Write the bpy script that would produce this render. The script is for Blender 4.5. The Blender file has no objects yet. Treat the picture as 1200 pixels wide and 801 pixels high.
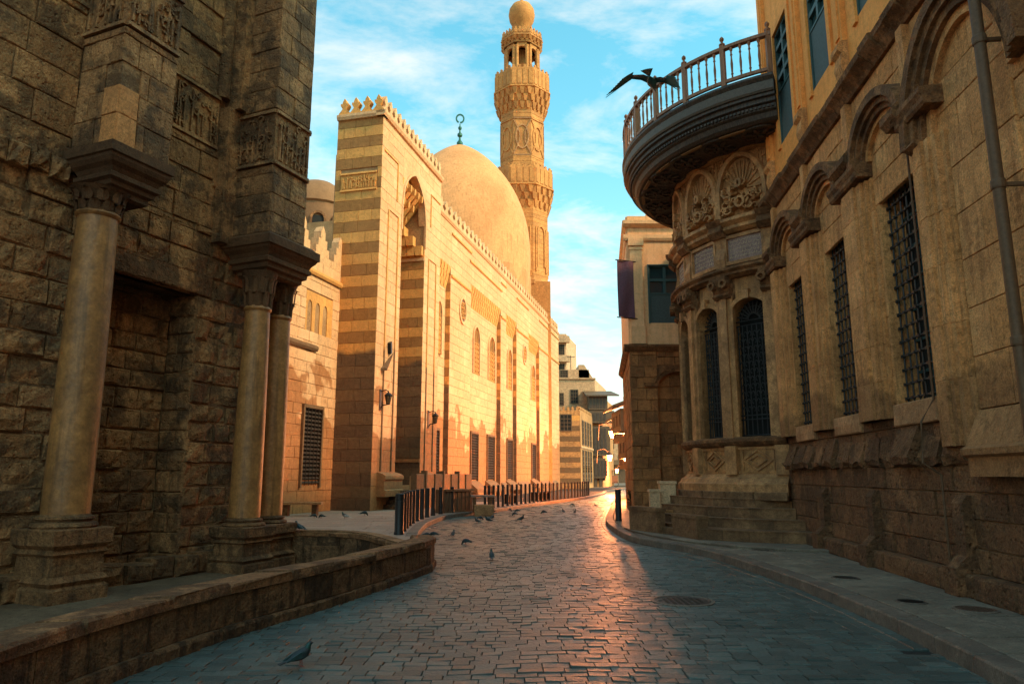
import bpy, math, random
from mathutils import Vector
random.seed(7)
R = math.radians
scene = bpy.context.scene
C = scene.collection
# ------------------------------------------------------------------ camera
PITCH = math.atan(155.5/840.0); FPX = 840.0; EYE = 1.6
cd = bpy.data.cameras.new('camera'); cam = bpy.data.objects.new('camera', cd); C.objects.link(cam)
cam.location = (0, 0, EYE); cam.rotation_euler = (math.pi/2+PITCH, 0, 0)
cd.sensor_width = 36; cd.lens = 36*FPX/1200; cd.clip_start = .1; cd.clip_end = 2000
scene.camera = cam
# ------------------------------------------------------------------ light
SUN_EL, SUN_AZ = 37, 66
sd = (math.sin(R(SUN_AZ))*math.cos(R(SUN_EL)), -math.cos(R(SUN_AZ))*math.cos(R(SUN_EL)), math.sin(R(SUN_EL)))
sl = bpy.data.lights.new('sun', 'SUN'); sun = bpy.data.objects.new('sun', sl); C.objects.link(sun)
sl.energy = 1.52; sl.angle = R(4.0); sl.color = (1.0, .55, .30)
sun.rotation_euler = Vector(sd).to_track_quat('Z', 'Y').to_euler()
scene.view_settings.view_transform = 'Standard'; scene.view_settings.look = 'None'
scene.view_settings.exposure = 1.5; scene.view_settings.gamma = 1
# ------------------------------------------------------------------ sky
W = bpy.data.worlds.new('World'); scene.world = W; W.use_nodes = True
wt = W.node_tree; wt.nodes.clear()
def wn(t, **k):
    n = wt.nodes.new(t)
    for a, b in k.items(): setattr(n, a, b)
    return n
def wl(a, b): wt.links.new(a, b)
sky = wn('ShaderNodeTexSky', sky_type='NISHITA', sun_disc=False)
sky.sun_elevation = R(SUN_EL); sky.sun_rotation = math.atan2(sd[0], sd[1]); sky.dust_density = 2.0; sky.ozone_density = 1.0
tint = wn('ShaderNodeMix', data_type='RGBA', blend_type='MULTIPLY'); tint.inputs[0].default_value = 1
tint.inputs[7].default_value = (.43, 1.02, .83, 1); wl(sky.outputs[0], tint.inputs[6])
tc = wn('ShaderNodeTexCoord'); sep = wn('ShaderNodeSeparateXYZ'); wl(tc.outputs['Generated'], sep.inputs[0])
def wm(op, a, b, clamp=False):
    n = wn('ShaderNodeMath', operation=op, use_clamp=clamp)
    for i, v in enumerate((a, b)):
        if isinstance(v, (int, float)): n.inputs[i].default_value = v
        elif v is not None: wl(v, n.inputs[i])
    return n.outputs[0]
den = wm('ADD', wm('MAXIMUM', sep.outputs[2], 0), .22)
cmb = wn('ShaderNodeCombineXYZ'); wl(wm('DIVIDE', sep.outputs[0], den), cmb.inputs[0]); wl(wm('DIVIDE', sep.outputs[1], den), cmb.inputs[1])
mp = wn('ShaderNodeMapping'); mp.inputs['Rotation'].default_value = (0, 0, R(-38)); mp.inputs['Scale'].default_value = (1.0, 1.5, 1)
mp.inputs['Location'].default_value = (3.3, 1.7, 0); wl(cmb.outputs[0], mp.inputs[0])
n1 = wn('ShaderNodeTexNoise'); n1.inputs['Scale'].default_value = 2.6; n1.inputs['Detail'].default_value = 9; n1.inputs['Roughness'].default_value = .62; n1.inputs['Distortion'].default_value = .25
wl(mp.outputs[0], n1.inputs['Vector'])
cr = wn('ShaderNodeValToRGB'); cr.color_ramp.elements[0].position = .45; cr.color_ramp.elements[1].position = .72
wl(n1.outputs[0], cr.inputs[0])
cfac = wm('MULTIPLY', cr.outputs[0], .72, True)
hz = wm('POWER', wm('SUBTRACT', 1.0, wm('MAXIMUM', sep.outputs[2], 0), True), 5.5)
hmix = wn('ShaderNodeMix', data_type='RGBA'); wl(wm('MULTIPLY', hz, 1.0, True), hmix.inputs[0]); wl(tint.outputs[2], hmix.inputs[6]); hmix.inputs[7].default_value = (3.7, 2.8, 2.2, 1)
cmix = wn('ShaderNodeMix', data_type='RGBA'); wl(cfac, cmix.inputs[0]); wl(hmix.outputs[2], cmix.inputs[6]); cmix.inputs[7].default_value = (3.6, 3.1, 2.65, 1)
bg = wn('ShaderNodeBackground'); bg.inputs[1].default_value = .15; wl(cmix.outputs[2], bg.inputs[0])
wo = wn('ShaderNodeOutputWorld'); wl(bg.outputs[0], wo.inputs[0])

# ------------------------------------------------------------------ photo geometry helpers
def ray(px, py):
    x = (px-600)/FPX; v = (400.5-py)/FPX
    return (x, math.cos(PITCH)-v*math.sin(PITCH), math.sin(PITCH)+v*math.cos(PITCH))
def gp(px, py, z=0.0):
    r = ray(px, py); t = (z-EYE)/r[2]; return (r[0]*t, r[1]*t)
def at(px, py, Y):
    r = ray(px, py); t = Y/r[1]; return (r[0]*t, Y, EYE+r[2]*t)
def proj(X, Y, Z):
    Z -= EYE; c, s = math.cos(PITCH), math.sin(PITCH); d = Y*c+Z*s; u = -Y*s+Z*c
    if d < .1: return None
    return (600+FPX*X/d, 400.5-FPX*u/d, d)

# ------------------------------------------------------------------ frames: u along a wall, y into it, z up
class Frame:
    step = 1e9
    def __init__(s, p, d):
        L = math.hypot(*d); s.p = p; s.d = (d[0]/L, d[1]/L); s.n = (-s.d[1], s.d[0])
    def pt(s, u, y, z): return (s.p[0]+s.d[0]*u+s.n[0]*y, s.p[1]+s.d[1]*u+s.n[1]*y, z)
    def px(s, x, y, v=0.0):
        r = ray(x, y); px, py = s.p[0]-s.n[0]*v, s.p[1]-s.n[1]*v
        t = (px*s.n[0]+py*s.n[1])/(r[0]*s.n[0]+r[1]*s.n[1])
        X, Y = r[0]*t, r[1]*t
        return ((X-px)*s.d[0]+(Y-py)*s.d[1], EYE+r[2]*t)
    def side(s, u, y, turn=1):
        """frame of a face at right angles starting at (u,y): turn=1 runs into the wall, -1 out of it"""
        q = s.pt(u, y, 0); return Frame(q[:2], (s.n[0]*turn, s.n[1]*turn))
class Cyl:
    def __init__(s, c, r, ph0, step=.25): s.c = c; s.r = r; s.ph0 = R(ph0); s.step = step
    def pt(s, u, y, z):
        a = s.ph0+u/s.r; q = s.r-y
        return (s.c[0]+q*math.cos(a), s.c[1]+q*math.sin(a), z)
    def u(s, deg): return (R(deg)-s.ph0)*s.r

# ------------------------------------------------------------------ mesh builder
ORG = {}
XF = [None]
class MB:
    def __init__(s): s.v = []; s.f = []; s.m = []
    def add(s, vs, fs, m=0):
        b = len(s.v); s.v += [tuple(v) for v in vs]
        for f in fs: s.f.append(tuple(i+b for i in f)); s.m.append(m)
    def hexa(s, P, m=0):
        s.add(P, [(0,3,2,1),(4,5,6,7),(0,1,5,4),(1,2,6,5),(2,3,7,6),(3,0,4,7)], m)
    def fbox(s, fr, u0, u1, y0, y1, z0, z1, m=0):
        n = max(1, math.ceil(abs(u1-u0)/fr.step-1e-6)); pr = [(y0,z0),(y1,z0),(y1,z1),(y0,z1)]
        s.fextr(fr, pr, u0, u1, m, n)
    def fextr(s, fr, prof, u0, u1, m=0, n=None, cap=True):
        if n is None: n = max(1, math.ceil(abs(u1-u0)/fr.step-1e-6))
        k = len(prof); vs = []; fs = []
        for i in range(n+1):
            u = u0+(u1-u0)*i/n
            vs += [fr.pt(u, y, z) for y, z in prof]
        for i in range(n):
            for j in range(k):
                a = i*k+j; b = i*k+(j+1) % k
                fs.append((a, b, b+k, a+k))
        if cap: fs.append(tuple(range(k-1, -1, -1))); fs.append(tuple(n*k+j for j in range(k)))
        s.add(vs, fs, m)
    def block(s, fr, u0, z0, w, h, yf, yb, bev=.015, jit=.006, m=0, grid=False):
        """a dressed stone: bevelled front, slightly uneven face, no back"""
        r = lambda a: random.uniform(-a, a)
        u1, z1 = u0+w, z0+h; e = bev
        B = [fr.pt(u, yb, z) for u, z in ((u0,z0),(u1,z0),(u1,z1),(u0,z1))]
        M = [fr.pt(u, yf+e*.8+r(jit*.3), z) for u, z in ((u0,z0),(u1,z0),(u1,z1),(u0,z1))]
        if not grid:
            Fv = [fr.pt(u+r(jit*.4), yf+r(jit), z+r(jit*.4)) for u, z in ((u0+e,z0+e),(u1-e,z0+e),(u1-e,z1-e),(u0+e,z1-e))]
            s.add(B+M+Fv, [(0,1,5,4),(1,2,6,5),(2,3,7,6),(3,0,4,7),(4,5,9,8),(5,6,10,9),(6,7,11,10),(7,4,8,11),(8,9,10,11)], m)
        else:
            gu = [u0+e, u0+w*.36, u0+w*.66, u1-e]; gz = [z0+e, z0+h*.5, z1-e]
            G = [fr.pt(u+r(jit*.5), yf+r(jit)+(-jit*.8 if (0<i<3 and j==1) else 0), z+r(jit*.5)) for j, z in enumerate(gz) for i, u in enumerate(gu)]
            b = 8; g = lambda i, j: b+j*4+i
            fs = [(0,1,5,4),(1,2,6,5),(2,3,7,6),(3,0,4,7)]
            fs += [(g(i,j),g(i+1,j),g(i+1,j+1),g(i,j+1)) for i in range(3) for j in range(2)]
            fs += [(4,5,g(3,0),g(2,0),g(1,0),g(0,0)), (6,7,g(0,2),g(1,2),g(2,2),g(3,2)), (5,6,g(3,2),g(3,1),g(3,0)), (7,4,g(0,0),g(0,1),g(0,2))]
            s.add(B+M+G, fs, m)
    def poly(s, pts, z0, z1, m=0):
        n = len(pts); s.add([(x,y,z0) for x,y in pts]+[(x,y,z1) for x,y in pts],
            [tuple(range(n-1,-1,-1)), tuple(range(n, 2*n))]+[(i,(i+1)%n,n+(i+1)%n,n+i) for i in range(n)], m)
    def lathe(s, c, prof, n=24, m=0, a0=0, oct=False, cap=True):
        k = len(prof); vs = []; fs = []
        for j, (r, z) in enumerate(prof):
            for i in range(n):
                a = a0+2*math.pi*i/n; vs.append((c[0]+r*math.cos(a), c[1]+r*math.sin(a), (c[2] if len(c) > 2 else 0)+z))
        for j in range(k-1):
            for i in range(n):
                a, b = j*n+i, j*n+(i+1) % n; fs.append((a, b, b+n, a+n))
        if cap: fs.append(tuple(range(n-1,-1,-1))); fs.append(tuple((k-1)*n+i for i in range(n)))
        s.add(vs, fs, m)
    def tube(s, pts, r, n=6, m=0, r1=None):
        P = [Vector(p) for p in pts]; k = len(P); vs = []; fs = []
        up = Vector((0,0,1))
        for i, p in enumerate(P):
            t = (P[min(i+1,k-1)]-P[max(i-1,0)]).normalized()
            a = t.cross(up);
            if a.length < .05: a = t.cross(Vector((1,0,0)))
            a.normalize(); b = t.cross(a)
            q = r if r1 is None else r+(r1-r)*i/(k-1)
            for j in range(n):
                w = 2*math.pi*j/n; vs.append(p+a*q*math.cos(w)+b*q*math.sin(w))
        for i in range(k-1):
            for j in range(n):
                x, y = i*n+j, i*n+(j+1) % n; fs.append((x, y, y+n, x+n))
        fs.append(tuple(range(n-1,-1,-1))); fs.append(tuple((k-1)*n+j for j in range(n)))
        s.add(vs, fs, m)
    def band(s, fr, pts, prof, m=0, closed=False):
        """sweep a closed profile [(offset outwards, y)] along a path [(u,z)] in the wall plane"""
        k = len(prof); n = len(pts); vs = []; fs = []
        for i in range(n):
            a = pts[(i-1) % n] if (closed or i > 0) else pts[0]; b = pts[(i+1) % n] if (closed or i < n-1) else pts[-1]
            t = Vector((b[0]-a[0], b[1]-a[1])).normalized(); nn = (-t[1], t[0])
            for o, y in prof: vs.append(fr.pt(pts[i][0]+nn[0]*o, y, pts[i][1]+nn[1]*o))
        for i in range(n if closed else n-1):
            i2 = (i+1) % n
            for j in range(k): fs.append((i*k+j, i*k+(j+1)%k, i2*k+(j+1)%k, i2*k+j))
        if not closed: fs.append(tuple(range(k-1,-1,-1))); fs.append(tuple((n-1)*k+j for j in range(k)))
        s.add(vs, fs, m)
    def spandrel(s, fr, pts, ztop, y0, y1, m=0):
        """wall piece over an arch given as points (u,z) left to right"""
        for (a, za), (b, zb) in zip(pts[:-1], pts[1:]):
            s.hexa([fr.pt(a,y0,za),fr.pt(b,y0,zb),fr.pt(b,y1,zb),fr.pt(a,y1,za),fr.pt(a,y0,ztop),fr.pt(b,y0,ztop),fr.pt(b,y1,ztop),fr.pt(a,y1,ztop)], m)
    def build(s, name, mats, parent=None, smooth=False, origin=None, stuff=False):
        if origin is None: origin = ORG.get(parent.name, (0,0,0)) if parent else (0,0,0)
        if XF[0]: s.v = [XF[0](v) for v in s.v]
        me = bpy.data.meshes.new(name)
        me.from_pydata([(v[0]-origin[0], v[1]-origin[1], v[2]-origin[2]) for v in s.v], [], s.f)
        if not isinstance(mats, (list, tuple)): mats = [mats]
        for x in mats: me.materials.append(x)
        if len(mats) > 1: me.polygons.foreach_set('material_index', s.m)
        if smooth: me.polygons.foreach_set('use_smooth', [True]*len(s.f))
        o = bpy.data.objects.new(name, me); C.objects.link(o)
        if smooth:
            try: me.set_sharp_from_angle(angle=R(38))
            except Exception: pass
        if parent is not None:
            o.parent = parent; po = ORG.get(parent.name, (0,0,0)); o.location = tuple(origin[i]-po[i] for i in range(3))
        else: o.location = origin
        ORG[o.name] = origin
        if stuff: o['kind'] = 'stuff'
        return o
def thing(name, label, cat, loc=(0,0,0), group=None, rz=0):
    o = bpy.data.objects.new(name, None); C.objects.link(o); o.location = loc; o.rotation_euler = (0,0,rz)
    o.empty_display_size = .2; o['label'] = label; o['category'] = cat
    if group: o['group'] = group
    ORG[o.name] = tuple(loc); return o
def tag(o, label, cat, group=None):
    o['label'] = label; o['category'] = cat
    if group: o['group'] = group
    return o
def struct(o): o['kind'] = 'structure'; return o
def dup(root, loc, rz=0, label=None, scale=1):
    r = root.copy(); C.objects.link(r); r.location = loc; r.rotation_euler = (0,0,rz); r.scale = (scale,)*3
    if label: r['label'] = label
    for ch in list(root.children):
        c = ch.copy(); C.objects.link(c); c.parent = r
        for g in list(ch.children):
            d = g.copy(); C.objects.link(d); d.parent = c
    return r

def arch(uc, w, zs, rise, kind='round', n=14):
    pts = []
    for i in range(n+1):
        t = -1+2*i/n
        if kind == 'round': x = -math.cos(math.pi*i/n); pts.append((uc+x*w/2, zs+rise*math.sin(math.pi*i/n)))
        else:
            h = w/2; r = (h*h+rise*rise)/(2*h)           # arcs struck from the springing line
            x = t*h; pts.append((uc+x, zs+math.sqrt(max(0, r*r-(abs(x)+r-h)**2))))
    return pts

# stones laid in courses; holes are rectangles (u0,u1,z0,z1)
def courses(u0, u1, z0, z1, h, lmin, lmax, holes=(), gap=.012, hj=0.0, mat=None, yf=None):
    out = []; z = z0; k = 0
    while z < z1-.06:
        hh = min(h*(1+random.uniform(-hj, hj)), z1-z)
        if z1-(z+hh) < .1: hh = z1-z
        free = [(u0, u1)]
        for a, b, c, d in holes:
            if z+hh*.5 > c and z+hh*.5 < d:
                nf = []
                for p, q in free:
                    if b <= p or a >= q: nf.append((p, q)); continue
                    if a > p: nf.append((p, a))
                    if b < q: nf.append((b, q))
                free = nf
        for p, q in free:
            u = p; first = True
            while u < q-.02:
                l = random.uniform(lmin, lmax)
                if first and k % 2: l *= .6
                first = False
                if q-(u+l) < lmin*.55: l = q-u
                l = min(l, q-u)
                out.append((u+gap/2, z+gap/2, l-gap, hh-gap, mat(k, u, z) if mat else 0, yf(k, u, z) if yf else 0.0)); u += l
        z += hh; k += 1
    return out
def lay(fr_blocks, parent, mats, name='stone', depth=.07, bev=.015, jit=.006, grid=False, limit=300, minpx=9, proud=.012, budget=None):
    """fr_blocks: [(frame, blocklist)]; the largest in the photograph become parts, the rest one joined part"""
    if not isinstance(mats, (list, tuple)): mats = [mats]
    sc = []
    for fr, bl in fr_blocks:
        for b in bl:
            u, z, w, h, m, y0 = b
            c = fr.pt(u+w/2, y0, z+h/2); q = proj(*c); s = 0
            if q and -15 < q[0] < 1215 and -15 < q[1] < 816:
                a = proj(*fr.pt(u, y0, z+h/2)); e = proj(*fr.pt(u+w, y0, z+h/2))
                if a and e: s = abs(a[0]-e[0])*h*FPX/q[2]; 
                if max(abs(a[0]-e[0]) if a and e else 0, h*FPX/q[2]) < minpx: s = 0
            sc.append((s, fr, b))
    sc.sort(key=lambda t: -t[0]); rest = MB(); nr = 0
    for i, (s, fr, b) in enumerate(sc):
        u, z, w, h, m, y0 = b; yf = y0-random.uniform(0, proud)
        if i < limit and s > 0:
            q = MB(); q.block(fr, u, z, w, h, yf, y0+depth, bev, jit, 0, grid)
            q.build(name, mats[m], parent, origin=fr.pt(u+w/2, y0+depth, z))
        else:
            rest.block(fr, u, z, w, h, yf, y0+depth, bev, jit, m, False); nr += 1
    if nr: rest.build(name+'work', mats, parent, stuff=True)

# ------------------------------------------------------------------ materials
def newmat(name):
    m = bpy.data.materials.new(name); m.use_nodes = True; t = m.node_tree
    b = t.nodes['Principled BSDF']; return m, t, b
def N(t, ty, ins=None, **k):
    n = t.nodes.new(ty)
    for a, b in k.items(): setattr(n, a, b)
    for i, v in (ins or {}).items():
        if hasattr(v, 'is_output') or isinstance(v, bpy.types.NodeSocket): t.links.new(v, n.inputs[i])
        else: n.inputs[i].default_value = v
    return n
def mth(t, op, a, b=0.0, clamp=False): return N(t, 'ShaderNodeMath', {0: a, 1: b}, operation=op, use_clamp=clamp).outputs[0]
def mix(t, f, a, b, mode='MIX'): return N(t, 'ShaderNodeMix', {0: f, 6: a, 7: b}, data_type='RGBA', blend_type=mode).outputs[2]
def ss(t, x, lo, hi):
    return N(t, 'ShaderNodeMapRange', {0: x, 1: lo, 2: hi, 3: 0.0, 4: 1.0}, interpolation_type='SMOOTHSTEP').outputs[0]
def rgb(c): return (c[0], c[1], c[2], 1)
def stone(name, c1, c2, dark, dirt=.5, dscale=.8, rough=.88, bump=.35, bs=14, var=.35, stain=None, spec=.3, patch=None, streak=0.0, pits=.5, warm=True, gr=1.0):
    """c1..c2 from stone to stone; dark is grime with its own patchy shape; stain=(colour, z level, spread, amount)"""
    m, t, b = newmat(name)
    if warm:
        wf = (lambda c: (c[0]*1.10, c[1]*.72, c[2]*.47)) if warm == 2 else (lambda c: (c[0]*1.02, c[1]*.83, c[2]*.67))
        c1, c2, dark = wf(c1), wf(c2), wf(dark)
        if stain: stain = (wf(stain[0]),)+tuple(stain[1:])
        if patch: patch = (wf(patch[0]), patch[1])
    pos = N(t, 'ShaderNodeNewGeometry'); P = pos.outputs['Position']
    rnd = mth(t, 'FRACT', mth(t, 'ADD', pos.outputs['Random Per Island'], N(t, 'ShaderNodeObjectInfo').outputs['Random']))
    n_big = N(t, 'ShaderNodeTexNoise', {'Vector': P, 'Scale': dscale, 'Detail': 3.0, 'Roughness': .65})
    n_mid = N(t, 'ShaderNodeTexNoise', {'Vector': P, 'Scale': 5.5, 'Detail': 4.0, 'Roughness': .7})
    n_fin = N(t, 'ShaderNodeTexNoise', {'Vector': P, 'Scale': bs, 'Detail': 5.0, 'Roughness': .72})
    f = mth(t, 'ADD', mth(t, 'MULTIPLY', rnd, var), mth(t, 'MULTIPLY', n_mid.outputs[0], 1-var), True)
    col = mix(t, ss(t, f, .25, .75), rgb(c1), rgb(c2))
    if patch: col = mix(t, mth(t, 'MULTIPLY', ss(t, n_big.outputs[0], .5, .62), patch[1]), col, rgb(patch[0]))
    g = mth(t, 'ADD', mth(t, 'MULTIPLY', n_big.outputs[0], .55), mth(t, 'MULTIPLY', n_fin.outputs[0], .45))
    g = mth(t, 'ADD', g, mth(t, 'MULTIPLY', mth(t, 'SUBTRACT', rnd, .5), .16))
    col = mix(t, mth(t, 'MULTIPLY', ss(t, g, .45, .57), dirt), col, rgb(dark))
    if streak:
        mp_ = N(t, 'ShaderNodeMapping', {'Vector': P, 'Scale': (3.0, 3.0, .22)})
        ns = N(t, 'ShaderNodeTexNoise', {'Vector': mp_.outputs[0], 'Scale': 2.2, 'Detail': 3.0, 'Roughness': .65})
        col = mix(t, mth(t, 'MULTIPLY', ss(t, ns.outputs[0], .52, .66), streak), col, rgb(dark))
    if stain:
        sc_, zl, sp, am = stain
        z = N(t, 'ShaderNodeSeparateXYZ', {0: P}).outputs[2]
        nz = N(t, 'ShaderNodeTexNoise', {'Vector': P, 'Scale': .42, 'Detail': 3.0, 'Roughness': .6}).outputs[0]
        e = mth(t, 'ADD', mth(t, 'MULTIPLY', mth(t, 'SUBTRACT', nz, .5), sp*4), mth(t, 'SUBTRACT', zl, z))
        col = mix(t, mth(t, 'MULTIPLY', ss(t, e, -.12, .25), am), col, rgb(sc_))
    # fine tonal grain
    n_x = N(t, 'ShaderNodeTexNoise', {'Vector': P, 'Scale': bs*4.5, 'Detail': 2.0, 'Roughness': .7})
    gv = mth(t, 'ADD', mth(t, 'MULTIPLY', n_fin.outputs[0], .6), mth(t, 'MULTIPLY', n_x.outputs[0], .4))
    col = mix(t, gr*.9, col, mix(t, 1.0, col, N(t, 'ShaderNodeMapRange', {0: gv, 1: .36, 2: .66, 3: .40, 4: 1.6}).outputs[0], 'MULTIPLY'))
    t.links.new(col, b.inputs['Base Color'])
    h = mth(t, 'ADD', n_fin.outputs[0], mth(t, 'MULTIPLY', n_mid.outputs[0], 1.2))
    if pits:
        v = N(t, 'ShaderNodeTexVoronoi', {'Vector': P, 'Scale': bs*1.3}); h = mth(t, 'ADD', h, mth(t, 'MULTIPLY', ss(t, v.outputs['Distance'], 0.0, .35), pits*.5))
    bp = N(t, 'ShaderNodeBump', {'Height': h, 'Strength': bump, 'Distance': .06}); t.links.new(bp.outputs[0], b.inputs['Normal'])
    b.inputs['Roughness'].default_value = rough; b.inputs['Specular IOR Level'].default_value = spec
    return m
def plain(name, c, rough=.6, metal=0.0, bump=.1, bs=20, var=.25, spec=.4):
    m, t, b = newmat(name)
    P = N(t, 'ShaderNodeTexCoord').outputs['Object']
    n = N(t, 'ShaderNodeTexNoise', {'Vector': P, 'Scale': bs, 'Detail': 6.0, 'Roughness': .65})
    k = N(t, 'ShaderNodeMapRange', {0: n.outputs[0], 1: .3, 2: .7, 3: 1-var, 4: 1+var})
    t.links.new(mix(t, 1.0, rgb(c), k.outputs[0], 'MULTIPLY'), b.inputs['Base Color'])
    bp = N(t, 'ShaderNodeBump', {'Height': n.outputs[0], 'Strength': bump, 'Distance': .02}); t.links.new(bp.outputs[0], b.inputs['Normal'])
    b.inputs['Roughness'].default_value = rough; b.inputs['Metallic'].default_value = metal; b.inputs['Specular IOR Level'].default_value = spec
    return m
def wood(name, c1, c2, rough=.6):
    m, t, b = newmat(name)
    P = N(t, 'ShaderNodeNewGeometry').outputs['Position']
    mp_ = N(t, 'ShaderNodeMapping', {'Vector': P, 'Scale': (14, 14, 1.6)})
    n = N(t, 'ShaderNodeTexNoise', {'Vector': mp_.outputs[0], 'Scale': 2.0, 'Detail': 7.0})
    t.links.new(mix(t, ss(t, n.outputs[0], .35, .65), rgb(c1), rgb(c2)), b.inputs['Base Color'])
    bp = N(t, 'ShaderNodeBump', {'Height': n.outputs[0], 'Strength': .3, 'Distance': .02}); t.links.new(bp.outputs[0], b.inputs['Normal'])
    b.inputs['Roughness'].default_value = rough; return m
def emit(name, c, s):
    m, t, b = newmat(name); b.inputs['Base Color'].default_value = rgb(c); b.inputs['Emission Color'].default_value = rgb(c); b.inputs['Emission Strength'].default_value = s; return m

M_old = stone('old_brown_limestone', (.26,.18,.11), (.52,.37,.23), (.060,.045,.033), dirt=.8, dscale=1.3, bump=.9, bs=7, var=.6, pits=1.0, patch=((.24,.19,.15), .6), streak=.35, warm=2)
M_oldmortar = stone('old_mortar', (.20,.15,.10), (.42,.33,.23), (.05,.037,.027), dirt=.75, dscale=1.6, bump=.7, bs=8, warm=2)
M_post = stone('pale_post_stone', (.60,.47,.32), (.68,.54,.38), (.36,.27,.18), dirt=.35, dscale=2, bump=.25)
M_kbrown = stone('brown_kiosk_render', (.22,.135,.075), (.28,.17,.10), (.12,.075,.045), dirt=.5, bump=.2, gr=.5)
M_new = stone('replaced_pale_stone', (.50,.31,.16), (.56,.36,.20), (.26,.16,.09), dirt=.35, bump=.25, bs=16, warm=2)
M_capital = stone('dark_carved_stone', (.10,.065,.04), (.17,.115,.075), (.035,.024,.017), dirt=.6, bump=.4, bs=14, warm=2)
M_marble = stone('yellowed_marble', (.30,.19,.085), (.44,.29,.14), (.13,.085,.05), dirt=.55, dscale=1.6, rough=.5, bump=.2, bs=3.5, var=0, streak=.55, spec=.45, pits=.15, gr=.6, warm=2)
M_plinth = stone('weathered_plinth_stone', (.19,.13,.078), (.34,.25,.16), (.05,.036,.025), dirt=.8, dscale=2.4, bump=.7, bs=11, streak=.5, warm=2)
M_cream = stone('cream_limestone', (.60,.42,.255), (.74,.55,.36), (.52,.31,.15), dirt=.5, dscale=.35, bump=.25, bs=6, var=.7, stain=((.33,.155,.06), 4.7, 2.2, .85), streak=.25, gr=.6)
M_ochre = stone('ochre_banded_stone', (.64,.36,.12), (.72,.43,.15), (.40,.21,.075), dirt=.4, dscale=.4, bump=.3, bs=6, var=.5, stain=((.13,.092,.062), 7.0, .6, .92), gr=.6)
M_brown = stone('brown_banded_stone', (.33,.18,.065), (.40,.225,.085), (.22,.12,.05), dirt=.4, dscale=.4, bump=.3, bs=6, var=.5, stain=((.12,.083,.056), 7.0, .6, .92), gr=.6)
M_mortar = stone('pale_mortar', (.36,.24,.13), (.46,.32,.18), (.20,.12,.06), dirt=.5, bump=.3)
M_dome = stone('dome_plaster', (.60,.32,.15), (.70,.40,.20), (.40,.19,.08), dirt=.5, dscale=.22, bump=.15, bs=1.6, var=0, streak=.45, pits=.0, gr=.35)
M_minaret = stone('minaret_stone', (.55,.29,.10), (.66,.37,.14), (.30,.14,.05), dirt=.6, dscale=.6, bump=.35, bs=5, var=.5, gr=.8)
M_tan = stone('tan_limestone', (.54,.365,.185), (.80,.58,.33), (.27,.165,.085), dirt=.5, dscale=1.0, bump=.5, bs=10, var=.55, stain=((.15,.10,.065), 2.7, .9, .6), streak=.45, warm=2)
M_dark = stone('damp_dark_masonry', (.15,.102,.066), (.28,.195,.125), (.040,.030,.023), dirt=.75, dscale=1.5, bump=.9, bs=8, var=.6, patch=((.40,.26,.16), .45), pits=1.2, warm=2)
M_sill = stone('pale_sill_stone', (.40,.30,.20), (.56,.43,.30), (.16,.11,.07), dirt=.55, dscale=2.5, bump=.5, warm=2)
M_mould = stone('grimy_moulding_stone', (.17,.115,.07), (.36,.24,.14), (.045,.032,.022), dirt=.7, dscale=3.0, bump=.8, bs=9, warm=2)
M_marb2 = stone('sabil_marble', (.40,.28,.15), (.60,.44,.26), (.13,.085,.05), dirt=.6, dscale=2.2, rough=.6, bump=.45, bs=10, var=.3, streak=.4, warm=2)
M_plaster = stone('orange_plaster', (.82,.47,.16), (.87,.54,.21), (.62,.33,.10), dirt=.35, dscale=.7, bump=.15, bs=8, var=0, streak=.3, pits=.1, gr=.4, warm=2)
M_peach = stone('peach_plaster', (.80,.57,.34), (.86,.64,.42), (.60,.40,.22), dirt=.3, dscale=.5, bump=.12, bs=6, var=0, streak=.3, pits=.1, gr=.35)
M_low = stone('parapet_stone', (.15,.115,.08), (.27,.21,.15), (.035,.027,.02), dirt=.85, dscale=2.6, bump=.7, bs=11, streak=.75, warm=2)
M_cope = stone('worn_coping_stone', (.24,.16,.10), (.40,.28,.18), (.07,.05,.033), dirt=.8, dscale=3.2, bump=.9, bs=14, warm=2)
M_kerb = stone('kerb_stone', (.15,.11,.082), (.24,.18,.135), (.08,.062,.05), dirt=.6, dscale=2, bump=.35, bs=18, rough=.6, warm=False)
M_walk = stone('pavement_flagstone', (.19,.145,.105), (.31,.24,.17), (.07,.054,.04), dirt=.6, dscale=1.4, bump=.4, bs=12, rough=.6, spec=.4, warm=False, var=.6)
M_pink = stone('plaza_flagstone', (.32,.215,.155), (.42,.29,.215), (.19,.125,.09), dirt=.45, dscale=.8, bump=.25, bs=12, rough=.7, warm=False, gr=.6)
M_step = stone('dark_step_stone', (.17,.13,.09), (.30,.235,.165), (.055,.04,.03), dirt=.65, dscale=2, bump=.5, bs=12, warm=2)
M_soil = stone('trampled_earth', (.14,.10,.07), (.22,.17,.12), (.06,.045,.03), dirt=.6, bump=.8, bs=12)
M_ground = stone('ground_earth', (.16,.13,.10), (.22,.18,.14), (.08,.06,.05), dirt=.5, bump=.4, bs=3)
M_gap = stone('wet_joint_grit', (.018,.018,.017), (.035,.034,.03), (.010,.010,.010), dirt=.5, bump=.6, bs=30, rough=.8, warm=False)
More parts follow.
